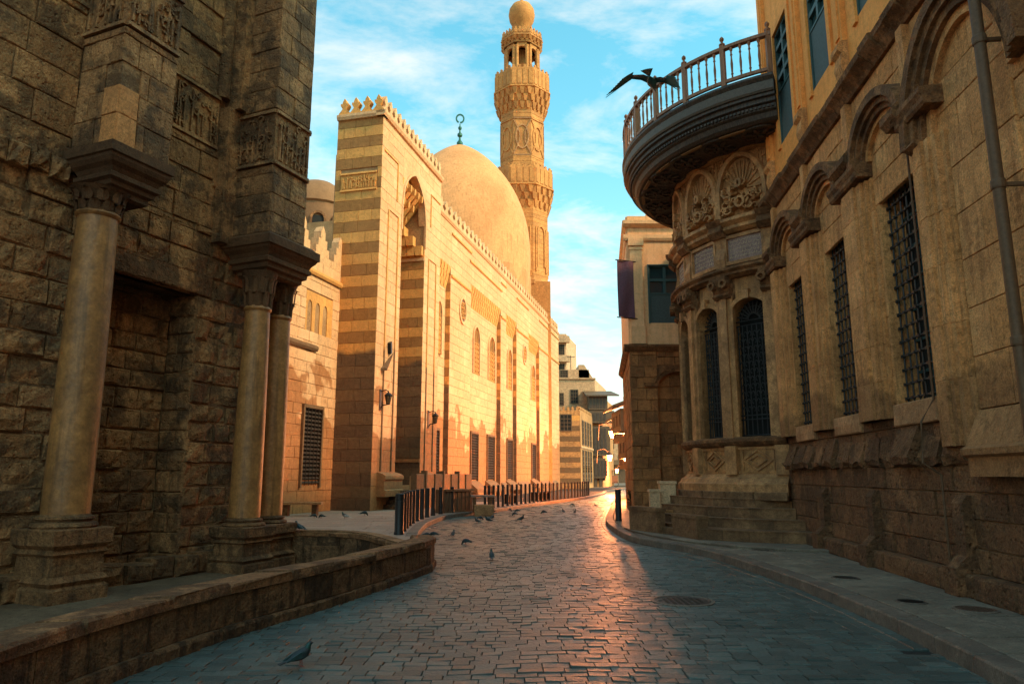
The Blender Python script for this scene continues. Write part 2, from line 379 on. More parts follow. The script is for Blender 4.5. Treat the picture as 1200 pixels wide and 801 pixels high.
def cobble_mat():
    m, t, b = newmat('wet_cobble')
    g = N(t, 'ShaderNodeNewGeometry'); P = g.outputs['Position']
    rnd = mth(t, 'FRACT', mth(t, 'ADD', g.outputs['Random Per Island'], N(t, 'ShaderNodeObjectInfo').outputs['Random']))
    a = N(t, 'ShaderNodeTexNoise', {'Vector': P, 'Scale': .5, 'Detail': 5.0})
    f = N(t, 'ShaderNodeTexNoise', {'Vector': P, 'Scale': 26.0, 'Detail': 5.0, 'Roughness': .7})
    col = mix(t, rnd, rgb((.036,.056,.052)), rgb((.100,.135,.122)))
    col = mix(t, mth(t, 'MULTIPLY', ss(t, f.outputs[0], .45, .65), .5), col, rgb((.12,.12,.10)))
    col = mix(t, mth(t, 'MULTIPLY', ss(t, a.outputs[0], .45, .6), .35), col, rgb((.045,.056,.050)))
    t.links.new(col, b.inputs['Base Color'])
    r = mth(t, 'ADD', mth(t, 'MULTIPLY', f.outputs[0], .45), mth(t, 'ADD', .10, mth(t, 'MULTIPLY', a.outputs[0], .18)))
    t.links.new(r, b.inputs['Roughness'])
    bp = N(t, 'ShaderNodeBump', {'Height': f.outputs[0], 'Strength': .8, 'Distance': .015}); t.links.new(bp.outputs[0], b.inputs['Normal'])
    b.inputs['Specular IOR Level'].default_value = .36; return m
M_cobble = cobble_mat()
M_dlat = plain('dark_window_lattice', (.035,.022,.014), .8)
M_iron = plain('black_iron', (.020,.018,.017), .5, .6)
M_ironG = plain('dull_grille_iron', (.045,.042,.040), .55, .5)
M_void = plain('dark_interior', (.012,.011,.010), .9)
M_bollard = plain('black_bollard_paint', (.022,.019,.018), .45, .2)
M_teal = plain('dark_teal_paint', (.035,.085,.085), .55)
M_board = plain('grey_teal_board', (.055,.085,.085), .7)
M_glass = plain('window_glass', (.02,.05,.055), .06, 0, .02, 3, .1, 1.0)
M_bwood = wood('black_stained_wood', (.030,.018,.012), (.080,.050,.032))
M_rwood = wood('reddish_rail_wood', (.22,.09,.035), (.34,.15,.07))
M_mwood = wood('brown_lattice_wood', (.08,.045,.022), (.15,.085,.04))
M_pwood = wood('panelled_wood', (.10,.05,.025), (.17,.09,.045))
M_lead = plain('grey_painted_edge', (.10,.075,.055), .6)
M_gold = plain('faded_gilt_paint', (.26,.14,.055), .6)
M_green = plain('green_copper', (.03,.12,.09), .5, .4)
M_banner = plain('purple_banner_cloth', (.14,.06,.085), .8)
M_plaque = stone('mauve_plaque_marble', (.26,.16,.13), (.33,.21,.175), (.16,.10,.08), dirt=.3, dscale=3, bump=.1, warm=False)
M_letter = plain('incised_letter_fill', (.50,.34,.22), .7)
M_pipe = plain('rusty_pipe', (.13,.065,.03), .6, .1)
M_far1 = stone('far_cream_render', (.56,.40,.27), (.64,.47,.33), (.40,.27,.17), dirt=.35, dscale=.3, bump=.1, bs=3, var=0)
M_far2 = stone('far_ochre_stone', (.46,.27,.12), (.56,.34,.16), (.24,.14,.07), dirt=.5, dscale=.4, bump=.2, bs=4, var=.4)
M_bird = plain('dark_teal_feathers', (.04,.15,.15), .5, 0, .2, 40, .3)
M_pigeon = plain('slate_feathers', (.030,.040,.045), .6, 0, .2, 40, .3)
M_pneck = plain('iridescent_neck_feathers', (.02,.07,.06), .35, .3)
M_pwing = plain('grey_wing_feathers', (.022,.055,.058), .7)
M_pwhite = plain('white_feathers', (.55,.52,.48), .8)
M_pleg = plain('pink_bird_leg', (.30,.09,.07), .6)
M_beak = plain('dark_beak', (.05,.04,.04), .5)
M_lamp = emit('lit_lamp_glass', (1.0,.52,.20), 1.9)
M_lglass = plain('smoked_lantern_glass', (.10,.07,.04), .2)
#@@PARTS
# ================================================================== GROUND, STREET
def interp(pts, Y):
    if Y <= pts[0][1]: return pts[0][0]
    for (x0, y0), (x1, y1) in zip(pts[:-1], pts[1:]):
        if y0 <= Y <= y1: return x0+(x1-x0)*(Y-y0)/(y1-y0)
    return pts[-1][0]
def smooth_path(pts, n=4):
    out = []
    for i in range(len(pts)-1):
        p0 = pts[max(i-1,0)]; p1 = pts[i]; p2 = pts[i+1]; p3 = pts[min(i+2,len(pts)-1)]
        for k in range(n):
            t = k/n
            out.append(tuple(.5*((2*p1[j])+(-p0[j]+p2[j])*t+(2*p0[j]-5*p1[j]+4*p2[j]-p3[j])*t*t+(-p0[j]+3*p1[j]-3*p2[j]+p3[j])*t**3) for j in (0,1)))
    out.append(pts[-1]); return out
def offset_path(pts, d):
    out = []
    for i, p in enumerate(pts):
        a = pts[max(i-1,0)]; b = pts[min(i+1,len(pts)-1)]; L = math.hypot(b[0]-a[0], b[1]-a[1]) or 1
        out.append((p[0]+(b[1]-a[1])/L*d, p[1]-(b[0]-a[0])/L*d))       # positive: to the right of travel
    return out
KR = smooth_path([(2.9,-3),(3.2,2),(3.52,4.6),(3.70,5.65),(3.90,7.1),(4.03,8.84),(4.08,10.5),(4.04,11.83),(3.9,14.1),(3.6,15.63),(3.1,16.9),(2.84,18.8),(3.02,23.6),(3.75,28.9),(5.1,37.3),(7.2,48),(9.9,60.3),(13,72),(19,86)])
KL = smooth_path([(-1.75,14.6),(-2.1,16.6),(-2.38,18.8),(-2.62,22.8),(-2.45,26.5),(-2.05,28.4),(-1.3,30),(0,34.1),(2.43,41.75),(5.2,50),(7.6,60),(9.6,72),(14.5,86)])
LW = smooth_path([(-3.4,-3),(-3.38,2),(-3.29,4.89),(-3.2,5.9),(-2.92,7.34),(-2.50,8.6),(-2.10,9.8),(-1.62,11.6),(-1.38,12.6),(-1.40,13.3),(-1.75,14.2),(-2.4,15.6),(-3.1,16.9),(-4.0,17.75),(-5.5,17.95),(-8.6,17.7)])
g = MB(); g.poly([(-500,-300),(500,-300),(500,900),(-500,900)], -.9, -.5); struct(g.build('ground', M_ground))
LB = [p for p in LW if p[1] < 13.4]+[p for p in KL if p[1] > 14.7]           # left edge of the carriageway
g = MB()
Lp = [(p[0]-.08, p[1]) for p in LB]; Rp = [(p[0]+.08, p[1]) for p in KR]
ys = [-3+i*.6 for i in range(150)]
pl = [(interp(Lp, y), y) for y in ys if y < 86]; pr_ = [(interp(Rp, y), y) for y in ys if y < 86]
g.add([(x,y,-.022) for x,y in pl]+[(x,y,-.022) for x,y in pr_]+[(x,y,-.4) for x,y in pl]+[(x,y,-.4) for x,y in pr_],
      [(i,i+1,len(pl)+i+1,len(pl)+i) for i in range(len(pl)-1)]+[(2*len(pl)+i,2*len(pl)+i+1,i+1,i) for i in range(len(pl)-1)])
street = struct(g.build('street', M_gap)); ORG['street'] = (0,0,0)
# cobbles: rows across the street; the largest in view are parts, the others one part
cob = []
y = -2.0; k = 0
GUT = offset_path(KR, -.42)
while y < 84:
    rh = .145 if y < 26 else (.18 if y < 45 else .3); L0 = .19 if y < 26 else (.24 if y < 45 else .4)
    rh *= random.uniform(.92, 1.08)
    x = interp(LB, y)-.02-random.uniform(0, .1); xr = interp(GUT, y) if y > 7 else interp(KR, y)
    while x < xr:
        w = L0*random.uniform(.8, 1.28)
        cob.append((x, y, w, rh)); x += w
    y += rh; k += 1
def cobble(q, x, y, w, h, org=None):
    wv = lambda X: .05*math.sin(X*1.1+.6)+.03*math.sin(X*2.7)
    g_ = random.uniform(.005, .010); e = .007; zt = random.uniform(-.004, .004); tx = random.uniform(-.004,.004); ty = random.uniform(-.0045,.0045)
    xs = (x+g_/2, x+w-g_/2); ysq = (y+g_/2, y+h-g_/2)
    B = [(xs[0],ysq[0]),(xs[1],ysq[0]),(xs[1],ysq[1]),(xs[0],ysq[1])]
    V = [(a, b+wv(a), -.03) for a, b in B]+[(a, b+wv(a), -.006+zt) for a, b in B]
    for i, (a, b) in enumerate(B):
        a2 = a+(.002 if i in (0,3) else -.002); b2 = b+(e*.9 if i < 2 else -e*.9)
        V.append((a2, b2+wv(a), zt+(tx if i in (0,3) else -tx)+(ty if i < 2 else -ty)))
    q.add(V, [(0,1,5,4),(1,2,6,5),(2,3,7,6),(3,0,4,7),(4,5,9,8),(5,6,10,9),(6,7,11,10),(7,4,8,11),(8,9,10,11)])
sc = []
for c in cob:
    q = proj(c[0]+c[2]/2, c[1]+c[3]/2, 0); s = 0
    if q and 0 < q[0] < 1200 and 0 < q[1] < 800: s = c[2]*c[3]*EYE/q[2]**3
    sc.append((s, c))
sc.sort(key=lambda t: -t[0]); rest = MB()
for i, (s, c) in enumerate(sc):
    if i < 300 and s > 0: q = MB(); cobble(q, *c); q.build('cobble', M_cobble, street, origin=(c[0], c[1], 0))
    else: cobble(rest, *c)
rest.build('cobblework', M_cobble, street, stuff=True)
# gutter courses and kerbs
def strip_stones(path, w0, w1, z0, z1, L, parent, mats, name, lim=300, bev=.012, gap=.008, m=0, rj=.0):
    """stones cut along a path: between offsets w0..w1 to its right"""
    A = offset_path(path, w0); B = offset_path(path, w1)
    def walk(P, s):
        for i in range(len(P)-1):
            d = math.dist(P[i], P[i+1])
            if s <= d: t = s/d; return (P[i][0]+(P[i+1][0]-P[i][0])*t, P[i][1]+(P[i+1][1]-P[i][1])*t)
            s -= d
        return P[-1]
    tot = sum(math.dist(path[i], path[i+1]) for i in range(len(path)-1)); s = 0; cells = []
    la = sum(math.dist(A[i], A[i+1]) for i in range(len(A)-1)); lb = sum(math.dist(B[i], B[i+1]) for i in range(len(B)-1))
    while s < tot-.05:
        l = min(L*random.uniform(.85, 1.15), tot-s)
        if tot-(s+l) < L*.4: l = tot-s
        q = [walk(A, (s+gap/2)/tot*la), walk(B, (s+gap/2)/tot*lb), walk(B, (s+l-gap/2)/tot*lb), walk(A, (s+l-gap/2)/tot*la)]
        cells.append(q); s += l
    rk = []
    for q in cells:
        c = (sum(p[0] for p in q)/4, sum(p[1] for p in q)/4); pj = proj(c[0], c[1], z1); sz = 0
        if pj and -60 < pj[0] < 1260 and pj[1] < 900:
            sz = L*FPX/pj[2]
            if sz < 8: sz = 0
        rk.append((sz, c, q))
    rk.sort(key=lambda t: -t[0]); rest = MB(); nr = 0
    for i, (sz, c, q) in enumerate(rk):
        jz = random.uniform(-.004, .004); t = MB() if (i < lim and sz > 0) else rest
        V = [(p[0],p[1],z0) for p in q]+[(p[0],p[1],z1-bev+jz) for p in q]
        V += [(p[0]+(c[0]-p[0])/max(.01,math.dist(p,c))*bev*1.4, p[1]+(c[1]-p[1])/max(.01,math.dist(p,c))*bev*1.4, z1+jz) for p in q]
        if rj: V = V[:4]+[(x_+random.uniform(-rj,rj), y_+random.uniform(-rj,rj), z_+random.uniform(-rj,rj)*.8) for x_, y_, z_ in V[4:]]
        t.add(V, [(0,1,2,3),(0,1,5,4),(1,2,6,5),(2,3,7,6),(3,0,4,7),(4,5,9,8),(5,6,10,9),(6,7,11,10),(7,4,8,11),(8,9,10,11)], 0)
        if t is rest: nr += 1
        else: t.build(name, mats, parent, origin=(c[0], c[1], z0))
    if nr: rest.build(name+'_row', mats, parent, stuff=True)
kr = struct(MB.build((lambda b: (b.add([(x,y,.02) for x,y in KR]+[(x,y,.02) for x,y in offset_path(KR,.2)],[(i,i+1,len(KR)+i+1,len(KR)+i) for i in range(len(KR)-1)]), b)[1])(MB()), 'right_kerb', M_gap))
strip_stones(KR, 0, .26, -.05, .15, .75, kr, M_kerb, 'kerb_stone', 120, bev=.02)
KG = [p for p in KR if 7 < p[1] < 40]
strip_stones(KG, -.005, -.14, -.04, .004, .34, kr, M_cobble, 'gutter_stone', 90)
strip_stones(KG, -.145, -.28, -.04, -.004, .34, kr, M_cobble, 'gutter_stone', 90)
strip_stones(KG, -.285, -.43, -.04, .002, .34, kr, M_cobble, 'gutter_stone', 90)
kl = struct(MB.build((lambda b: (b.add([(x,y,.02) for x,y in KL]+[(x,y,.02) for x,y in offset_path(KL,-.2)],[(i,i+1,len(KL)+i+1,len(KL)+i) for i in range(len(KL)-1)]), b)[1])(MB()), 'left_kerb', M_gap))
strip_stones(KL, -.30, 0, -.05, .15, .8, kl, M_kerb, 'kerb_stone', 120, bev=.02)
# ------- right pavement: flagstones
sw = MB(); KO = offset_path(KR, .27)
xs_w = lambda Y: 5.58+.1*(Y-8)-.0 if Y < 17.2 else (4.9 if Y < 23.5 else 4.35+.15*(Y-24))
rows = [-3+i*.5 for i in range(170)]
wl_ = [(interp(KO, y), y) for y in rows if y < 80]; wr_ = [(max(interp(KO,y)+.5, (5.9+.1*(y-8)) if y < 19 else 8+.2*(y-19)), y) for y in rows if y < 80]
sw.add([(x,y,.128) for x,y in wl_]+[(x,y,.128) for x,y in wr_]+[(x,y,-.3) for x,y in wl_],
       [(i,i+1,len(wl_)+i+1,len(wl_)+i) for i in range(len(wl_)-1)]+[(2*len(wl_)+i,2*len(wl_)+i+1,i+1,i) for i in range(len(wl_)-1)])
pave = struct(sw.build('right_pavement', M_gap))
def flags(parent, xl, xr, y0, y1, dy, lx, z, mat, lim, name='flagstone', skew=0.0):
    cells = []; y = y0
    while y < y1:
        h = dy*random.uniform(.85, 1.15); x = xl(y+h/2); e = xr(y+h/2); x -= random.uniform(0, .0)
        while x < e-.05:
            w = lx*random.uniform(.7, 1.3)
            if e-(x+w) < lx*.35: w = e-x
            cells.append((x, y, min(w, e-x), h)); x += w
        y += h
    rk = []
    for c in cells:
        p = proj(c[0]+c[2]/2, c[1]+c[3]/2, z); s = 0
        if p and -20 < p[0] < 1220 and p[1] < 830 and c[2]*FPX/p[2] > 9: s = c[2]*c[3]/p[2]**3
        rk.append((s, c))
    rk.sort(key=lambda t: -t[0]); rest = MB(); nr = 0
    def one(q, x, y, w, h):
        g_ = .009; e = .010; zz = random.uniform(-.004, .004)
        def X(a, b, side): return a
        c4 = [(xl(y)+(x-xl(y+h/2)) if x-xl(y+h/2) < .01 else x, y+g_), (x+w if xr(y+h/2)-(x+w) > .01 else xr(y), y+g_), (x+w if xr(y+h/2)-(x+w) > .01 else xr(y+h), y+h-g_), (xl(y+h) if x-xl(y+h/2) < .01 else x, y+h-g_)]
        c4 = [(c4[0][0]+g_, c4[0][1]), (c4[1][0]-g_, c4[1][1]), (c4[2][0]-g_, c4[2][1]), (c4[3][0]+g_, c4[3][1])]
        V = [(a,b,z-.04) for a,b in c4]+[(a,b,z-.005+zz) for a,b in c4]+[(a+(e if i in (0,3) else -e), b+(e if i < 2 else -e), z+zz) for i,(a,b) in enumerate(c4)]
        q.add(V, [(0,1,5,4),(1,2,6,5),(2,3,7,6),(3,0,4,7),(4,5,9,8),(5,6,10,9),(6,7,11,10),(7,4,8,11),(8,9,10,11)])
    for i, (s, c) in enumerate(rk):
        if i < lim and s > 0: q = MB(); one(q, *c); q.build(name, mat, parent, origin=(c[0]+c[2]/2, c[1]+c[3]/2, z))
        else: one(rest, *c); nr += 1
    if nr: rest.build(name+'_paving', mat, parent, stuff=True)
flags(pave, lambda y: interp(KO, y), lambda y: max(interp(KO,y)+.4, (5.75+.1*(y-8)) if y < 19 else 7.6+.2*(y-19)), -2.5, 62, .52, .72, .15, M_walk, 220)
# ------- left plaza
pz = MB()
PL = [p for p in LW if p[1] > 13.8]
KLi = offset_path(KL, -.29)
XL = lambda y: -14.0
plr = [(interp(KLi, y), y) for y in [18+i*.7 for i in range(96)]]
pz.add([(-14,y,.13) for x,y in plr]+[(x,y,.13) for x,y in plr]+[(-14,y,-.4) for x,y in plr[:1]]+[(plr[0][0],plr[0][1],-.4)],
       [(i,i+1,len(plr)+i+1,len(plr)+i) for i in range(len(plr)-1)]+[(0,len(plr),2*len(plr)+1,2*len(plr))])
pz.poly([(-3.4,17.2),(-2.4,15.4),(-1.9,14.4),(-2.0,15.9),(-2.35,18.1),(-3.6,18.1)], -.4, .13)
plaza = struct(pz.build('plaza', M_gap))
flags(plaza, lambda y: max(-13.8, -9.3+.0*(y)), lambda y: interp(KLi, y), 18.0, 40, .62, .8, .15, M_pink, 200)
q = MB(); q.poly([(-3.35,17.1),(-2.45,15.5),(-1.95,14.5),(-2.05,15.9),(-2.5,17.98),(-3.5,17.98)], .1, .15); q.build('flagstone', M_pink, plaza, origin=(-2.6,17,.1))
# ------- sunken area in front of the old building
pit = MB(); pit.poly([(-14,-3),(-3.5,-3),(-3.4,5),(-2.6,8.8),(-1.7,11.7),(-1.6,13.3),(-2.4,15.3),(-3.2,16.8),(-4.2,17.7),(-14,17.9)], -.6, -.45)
struct(pit.build('sunken_forecourt', M_soil))
# ------- low parapet wall round the sunken area
pw = thing('parapet_wall', 'low curved stone parapet wall with worn coping beside the cobbled street', 'wall', (-2.0,10,0))
LWi = offset_path(LW, -.34)
core = MB(); ci = offset_path(LW, -.03); co = offset_path(LW, -.31); n = len(LW)
core.add([(x,y,-.5) for x,y in ci]+[(x,y,.30) for x,y in ci]+[(x,y,.30) for x,y in co]+[(x,y,-.5) for x,y in co],
         [f for i in range(n-1) for f in ((i,i+1,n+i+1,n+i),(n+i,n+i+1,2*n+i+1,2*n+i),(2*n+i,2*n+i+1,3*n+i+1,3*n+i))])
core.build('wall_core', M_oldmortar, pw)
i0 = max(i for i, p in enumerate(LW) if p[1] < 13.9 and i < 45)
first = LW[:i0+1]; second = LW[i0:]
def wall_course(path, w0, w1, z0, z1, L, mat, name, lean=0.0, bev=.02):
    strip_stones(path, w0, w1, z0, z1, L, pw, mat, name, 60, bev=bev, gap=.012, rj=.014 if name == 'coping_stone' else .008)
wall_course(first, -.34, .055, -.3, .115, .95, M_low, 'footing_stone', bev=.03)
wall_course(first, -.34, .0, .12, .415, .62, M_low, 'stone', bev=.012)
wall_course(first, -.36, .018, .42, .52, .98, M_cope, 'coping_stone', bev=.028)
wall_course(second, -.34, 0.0, -.45, -.05, .9, M_low, 'footing_stone', bev=.02)
wall_course(second, -.34, 0.0, -.045, .17, .75, M_low, 'stone', bev=.015)
wall_course(second, -.37, .02, .175, .27, .8, M_cope, 'coping_stone', bev=.02)
# ------- manhole covers
def manhole(x, y, z, r, label, mat, rim=True, group=None):
    t = thing('manhole_cover', label, 'manhole cover', (x,y,z), group)
    a = MB(); a.lathe((x,y,z), [(r*1.13,-.02),(r*1.13,.006),(r*1.01,.010),(r*1.0,.004)], 40, cap=False); a.build('frame_ring', M_kerb, t)
    a = MB(); a.lathe((x,y,z), [(r*.985,-.02),(r*.985,.004),(r*.93,.007),(r*.90,.003),(.01,.003)], 40)
    for i in range(-4, 5):
        for j in range(-4, 5):
            u, v = i*r*.2, j*r*.2
            if u*u+v*v < (r*.82)**2: a.fbox(Frame((x+u-r*.06, y+v), (1,0)), 0, r*.12, -r*.05, r*.05, z+.002, z+.009)
    a.build('cover_plate', mat, t); return t
M_cast = plain('cast_iron_cover', (.05,.04,.033), .5, .5, .3)
M_castr = plain('rusty_cast_iron', (.10,.055,.035), .7, .3, .3)
p = gp(800,704); manhole(p[0], p[1], .004, .36, 'large round manhole cover set in the middle of the cobbled street', M_cast)
p = gp(991,677,.15); manhole(p[0], p[1], .154, .17, 'small round cover on right pavement, farthest of three in line', M_cast)
p = gp(1068,705,.15); manhole(p[0], p[1], .154, .15, 'black round cover on right pavement with a raised rim, middle of three', M_iron)
p = gp(1144,714,.15); manhole(p[0], p[1], .154, .2, 'rusty brown round cover on right pavement, nearest the wall base', M_castr)
p = gp(895,644,.15); manhole(p[0], p[1], .154, .22, 'dark round cover in the pavement below the foot of the steps', M_iron)
# ================================================================== OLD BUILDING, near left
OL = (-6.4, 15.3); FW = Frame(OL, (.42, 1))
ob = thing('stone_building', 'dark brown old stone building with corner columns and carved bands behind the parapet', 'building', (-7.5,13,-.45))
VW = .8      # wall face: y = +0.8 in this frame
FB = Frame(FW.pt(0, VW, 0)[:2], (.42, 1))           # frame lying on the wall face
ZB = -.45; ZT = 15.5
NI = (-2.45, .12, ZB, 5.6)                           # niche
c = MB()
c.fbox(FB, -12, NI[0], .03, 2.5, ZB, ZT); c.fbox(FB, NI[1]+.04, 2.25, .03, 2.5, ZB, ZT); c.fbox(FB, NI[0], NI[1], .03, 2.5, NI[3]+.03, ZT)
c.fbox(FB, NI[0], NI[1], .83, 2.5, ZB, NI[3]+.03); c.fbox(FB, -12, 2.25, 2.5, 5, ZB, ZT)
c.build('wall', M_oldmortar, ob)
rough = lambda k, u, z: random.uniform(-.035, .03)
CB = (9.15, 10.5)                                     # carved band on the wall between the piers
P1 = dict(u0=-3.15, u1=-1.95, yo=-.35, z0=7.5); P2 = dict(u0=.75, u1=1.98, yo=-.55, z0=7.12)
L = []
hb = [(P1['u0'], P1['u1'], 7.2, ZT), (-3.5, -1.7, 6.9, 7.2)]
b = courses(-6.6, 2.25, ZB, 7.2, .46, .5, 1.1, [NI], hj=.18, yf=rough, gap=.028)
b += courses(-1.95, .72, 7.2, CB[0], .6, .7, 1.2, hj=.1, yf=rough, gap=.024)
b += courses(-1.95, .25, CB[1], ZT, .52, .7, 1.1, hj=.1, yf=rough, gap=.024)
b += courses(-6.6, P1['u0'], 7.2, ZT, .66, .8, 1.3, hj=.1, yf=rough, gap=.024)
b += courses(.25, 2.25, 7.2, 9.0, .48, .5, .8, hj=.1, yf=rough, gap=.024)
L.append((FB, b))
# niche: back wall and far jamb
FN = Frame(FB.pt(0, .80, 0)[:2], (.42, 1)); L.append((FN, courses(NI[0], NI[1], ZB, NI[3], .42, .45, .8, hj=.15, yf=rough, gap=.026)))
FJ = Frame(FB.pt(NI[1], .80, 0)[:2], (-FB.n[0], -FB.n[1]))      # runs out of the wall, faces the camera
L.append((FJ, courses(0, .80, ZB, NI[3], .43, .38, .5, hj=.08, yf=lambda k,u,z: random.uniform(-.015,.01))))
FE = Frame(FB.pt(2.28, 0, 0)[:2], FB.n)
def box_stones(u0, u1, yo, yi, z0, z1, h, mat=0, bands=()):
    """three stone-faced sides of a pier standing out of the wall (in frame FW)"""
    out = []; fo = Frame(FW.pt(u0, yo, 0)[:2], FW.d); ff = Frame(FW.pt(u0, yi, 0)[:2], (-FW.n[0], -FW.n[1])); fe = Frame(FW.pt(u1, yo, 0)[:2], FW.n)
    for fr, w in ((fo, u1-u0), (ff, yi-yo), (fe, yi-yo)):
        hs = [(-9, 99, a, b) for a, b in bands]; random.seed(int(z0*10)+3)
        out.append((fr, courses(0, w, z0, z1, h, w*.42, w*.62, hs, hj=.05, mat=(lambda k, u, z: mat), yf=lambda k,u,z: random.uniform(-.012,.008))))
    return out
# pier 1 over the single column, with its projecting lower part
pc = MB()
pc.fbox(FW, P1['u0']+.03, P1['u1']-.03, P1['yo']+.03, VW+.1, 7.2, ZT)
pc.fbox(FW, P2['u0']+.03, P2['u1']-.03, P2['yo']+.03, VW+.1, 6.9, ZT)
pc.build('pier_core', M_oldmortar, ob)
q1 = box_stones(P1['u0'], P1['u1'], P1['yo'], VW, 7.62, 9.95, .56); q1b = box_stones(P1['u0'], P1['u1'], P1['yo'], VW, 11.3, ZT, .56)
q2 = box_stones(P2['u0'], P2['u1'], P2['yo'], VW, 7.12, 8.75, .46); q2b = box_stones(P2['u0'], P2['u1'], P2['yo'], VW, 10.2, ZT, .52)
# two replaced pale stones at the near corner of the first pier
for fi in (0, 1):
    fr, bl = q1[fi]; w = P1['u1']-P1['u0'] if fi == 0 else VW-P1['yo']
    keep = []
    rr = [(7.62,.57),(8.19,.57)]
    for (u,z,ww,hh,m,y0) in bl:
        lo = u < .45 if fi == 0 else u > w-.6
        if z < 8.75 and ((fi == 0 and u < .42) or (fi == 1 and u+ww > w-.42)):
            if fi == 0: ww2 = u+ww-.42; keep.append((.42, z, max(.1, ww2), hh, 0, y0)) if ww2 > .1 else None
            else: keep.append((u, z, max(.1, w-.42-u-.012), hh, 0, y0)) if w-.42-u > .12 else None
        else: keep.append((u,z,ww,hh,m,y0))
    for z, h in rr: keep.append((.0+.004 if fi == 0 else w-.41, z+.006, .405, h-.012, 1, -.008))
    q1[fi] = (fr, keep)
L += q1+q1b+q2+q2b
random.seed(11)
hi = [(f, [t for t in bl if t[1] > 6.2]) for f, bl in L]; lo = [(f, [t for t in bl if t[1] <= 6.2]) for f, bl in L]
lay(hi, ob, [M_old, M_new], depth=.09, bev=.014, jit=.010, grid=True, proud=.02, limit=150)
lay(lo, ob, [M_old, M_new], depth=.09, bev=.034, jit=.030, grid=True, proud=.03, limit=150)
# lintel over the niche
c = MB(); c.block(FB, NI[0]-.15, NI[3], NI[1]-NI[0]+.5, .5, -.05, .3, .03, .02, 0, True); c.fbox(FB, NI[0], NI[1], -.02, .85, NI[3], NI[3]+.35); c.build('lintel', M_old, ob)
# carved bands: raised flowing strokes on a sunk ground
def carving(fr, u0, u1, z0, z1, y, parent, mat, seed=1, name='carved_band', den=1.0, rad=.028, border=True):
    rs = random.Random(seed); q = MB(); w = u1-u0; h = z1-z0
    q.fbox(fr, u0, u1, y-.005, y+.06, z0, z1)
    if border:
        for a, b_ in ((z0, z0+.09), (z1-.09, z1)): q.fextr(fr, [(y-.07,a),(y+.01,a),(y+.01,b_),(y-.05,b_)], u0, u1)
    z0 += .1*border; z1 -= .1*border; h = z1-z0
    n = int(w*5*den)+2
    for i in range(n):                       # tall upright strokes
        u = u0+.05+(w-.1)*(i+rs.uniform(.1,.9))/n; hh = h*rs.uniform(.45,.95); s = rs.uniform(-.04,.04)
        q.band(fr, [(u,z0+.03),(u+s*.4,z0+hh*.5),(u+s,z0+hh)], [(-.02,y-.055),(.02,y-.055),(.022,y),(-.022,y)])
    for i in range(int(w*h*16*den)+3):       # curls
        u, z = rs.uniform(u0+.1, u1-.1), rs.uniform(z0+.1, z1-.1); r0 = rs.uniform(.05,.13); a0 = rs.uniform(0,6.28); d = rs.choice((-1,1)); sp = rs.uniform(2.2,4.6)
        pts = []
        for k in range(8):
            t = k/7; r_ = r0*(1-.55*t); a = a0+d*sp*t
            pts.append((min(max(u+r_*math.cos(a),u0+.02),u1-.02), min(max(z+r_*math.sin(a),z0+.02),z1-.02)))
        q.band(fr, pts, [(-rad*.7,y-.045-rs.uniform(0,.02)),(rad*.7,y-.05),(rad*.8,y),(-rad*.8,y)])
    return q.build(name, mat, parent)
carving(FB, -1.93, .30, *CB, -.0, ob, M_old, 2)
F1o = Frame(FW.pt(P1['u0'], P1['yo'], 0)[:2], FW.d); F1f = Frame(FW.pt(P1['u0'], VW, 0)[:2], (-FW.n[0],-FW.n[1]))
F2o = Frame(FW.pt(P2['u0'], P2['yo'], 0)[:2], FW.d); F2f = Frame(FW.pt(P2['u0'], VW, 0)[:2], (-FW.n[0],-FW.n[1])); F2e = Frame(FW.pt(P2['u1'], P2['yo'], 0)[:2], FW.n)
carving(F1o, 0, 1.2, 9.98, 11.28, 0, ob, M_old, 4); carving(F1f, 0, 1.15, 9.98, 11.28, 0, ob, M_old, 5)
carving(F2o, 0, 1.23, 8.78, 10.15, 0, ob, M_old, 6); carving(F2f, 0, 1.35, 8.78, 10.15, 0, ob, M_old, 7); carving(F2e, 0, 1.35, 8.78, 10.15, 0, ob, M_old, 8)
carving(FB, -6.5, P1['u0'], 10.6, 11.8, 0, ob, M_old, 9)
# engaged half-shaft and stepped strip left of the second pier
q = MB(); p = FB.pt(.38, .0, 0); q.lathe((p[0],p[1],10.5), [(.17,0),(.17,5)], 14); q.build('engaged_shaft', M_old, ob, smooth=True)
q = MB(); q.fbox(FB, .50, .80, -.45, .1, 10.25, ZT); q.fbox(FB, .36, .80, -.28, .1, 6.9, 10.25); q.build('stepped_strip', M_old, ob)
# rough ledge of broken stones left of the first capital
led = []
for i in range(9):
    u = -6.6+i*.38; led.append((u, 6.95+.05*math.sin(i*2), .36, .42, 0, -.12-random.uniform(0,.10)))
lay([(FB, led)], ob, [M_old], name='ledge_stone', depth=.2, bev=.05, jit=.04, grid=True)
# footing along the wall
q = MB()
for i in range(16): q.block(FB, -6.6+i*.58, ZB, .56, .32+random.uniform(0,.12), -.35-random.uniform(0,.12), .1, .06, .03, 0, True)
for i in range(16): q.fbox(FB, -6.6+i*.58, -6.6+i*.58+.56, -.33, .05, ZB, ZB+.30)
q.build('rough_footing', M_plinth, ob)
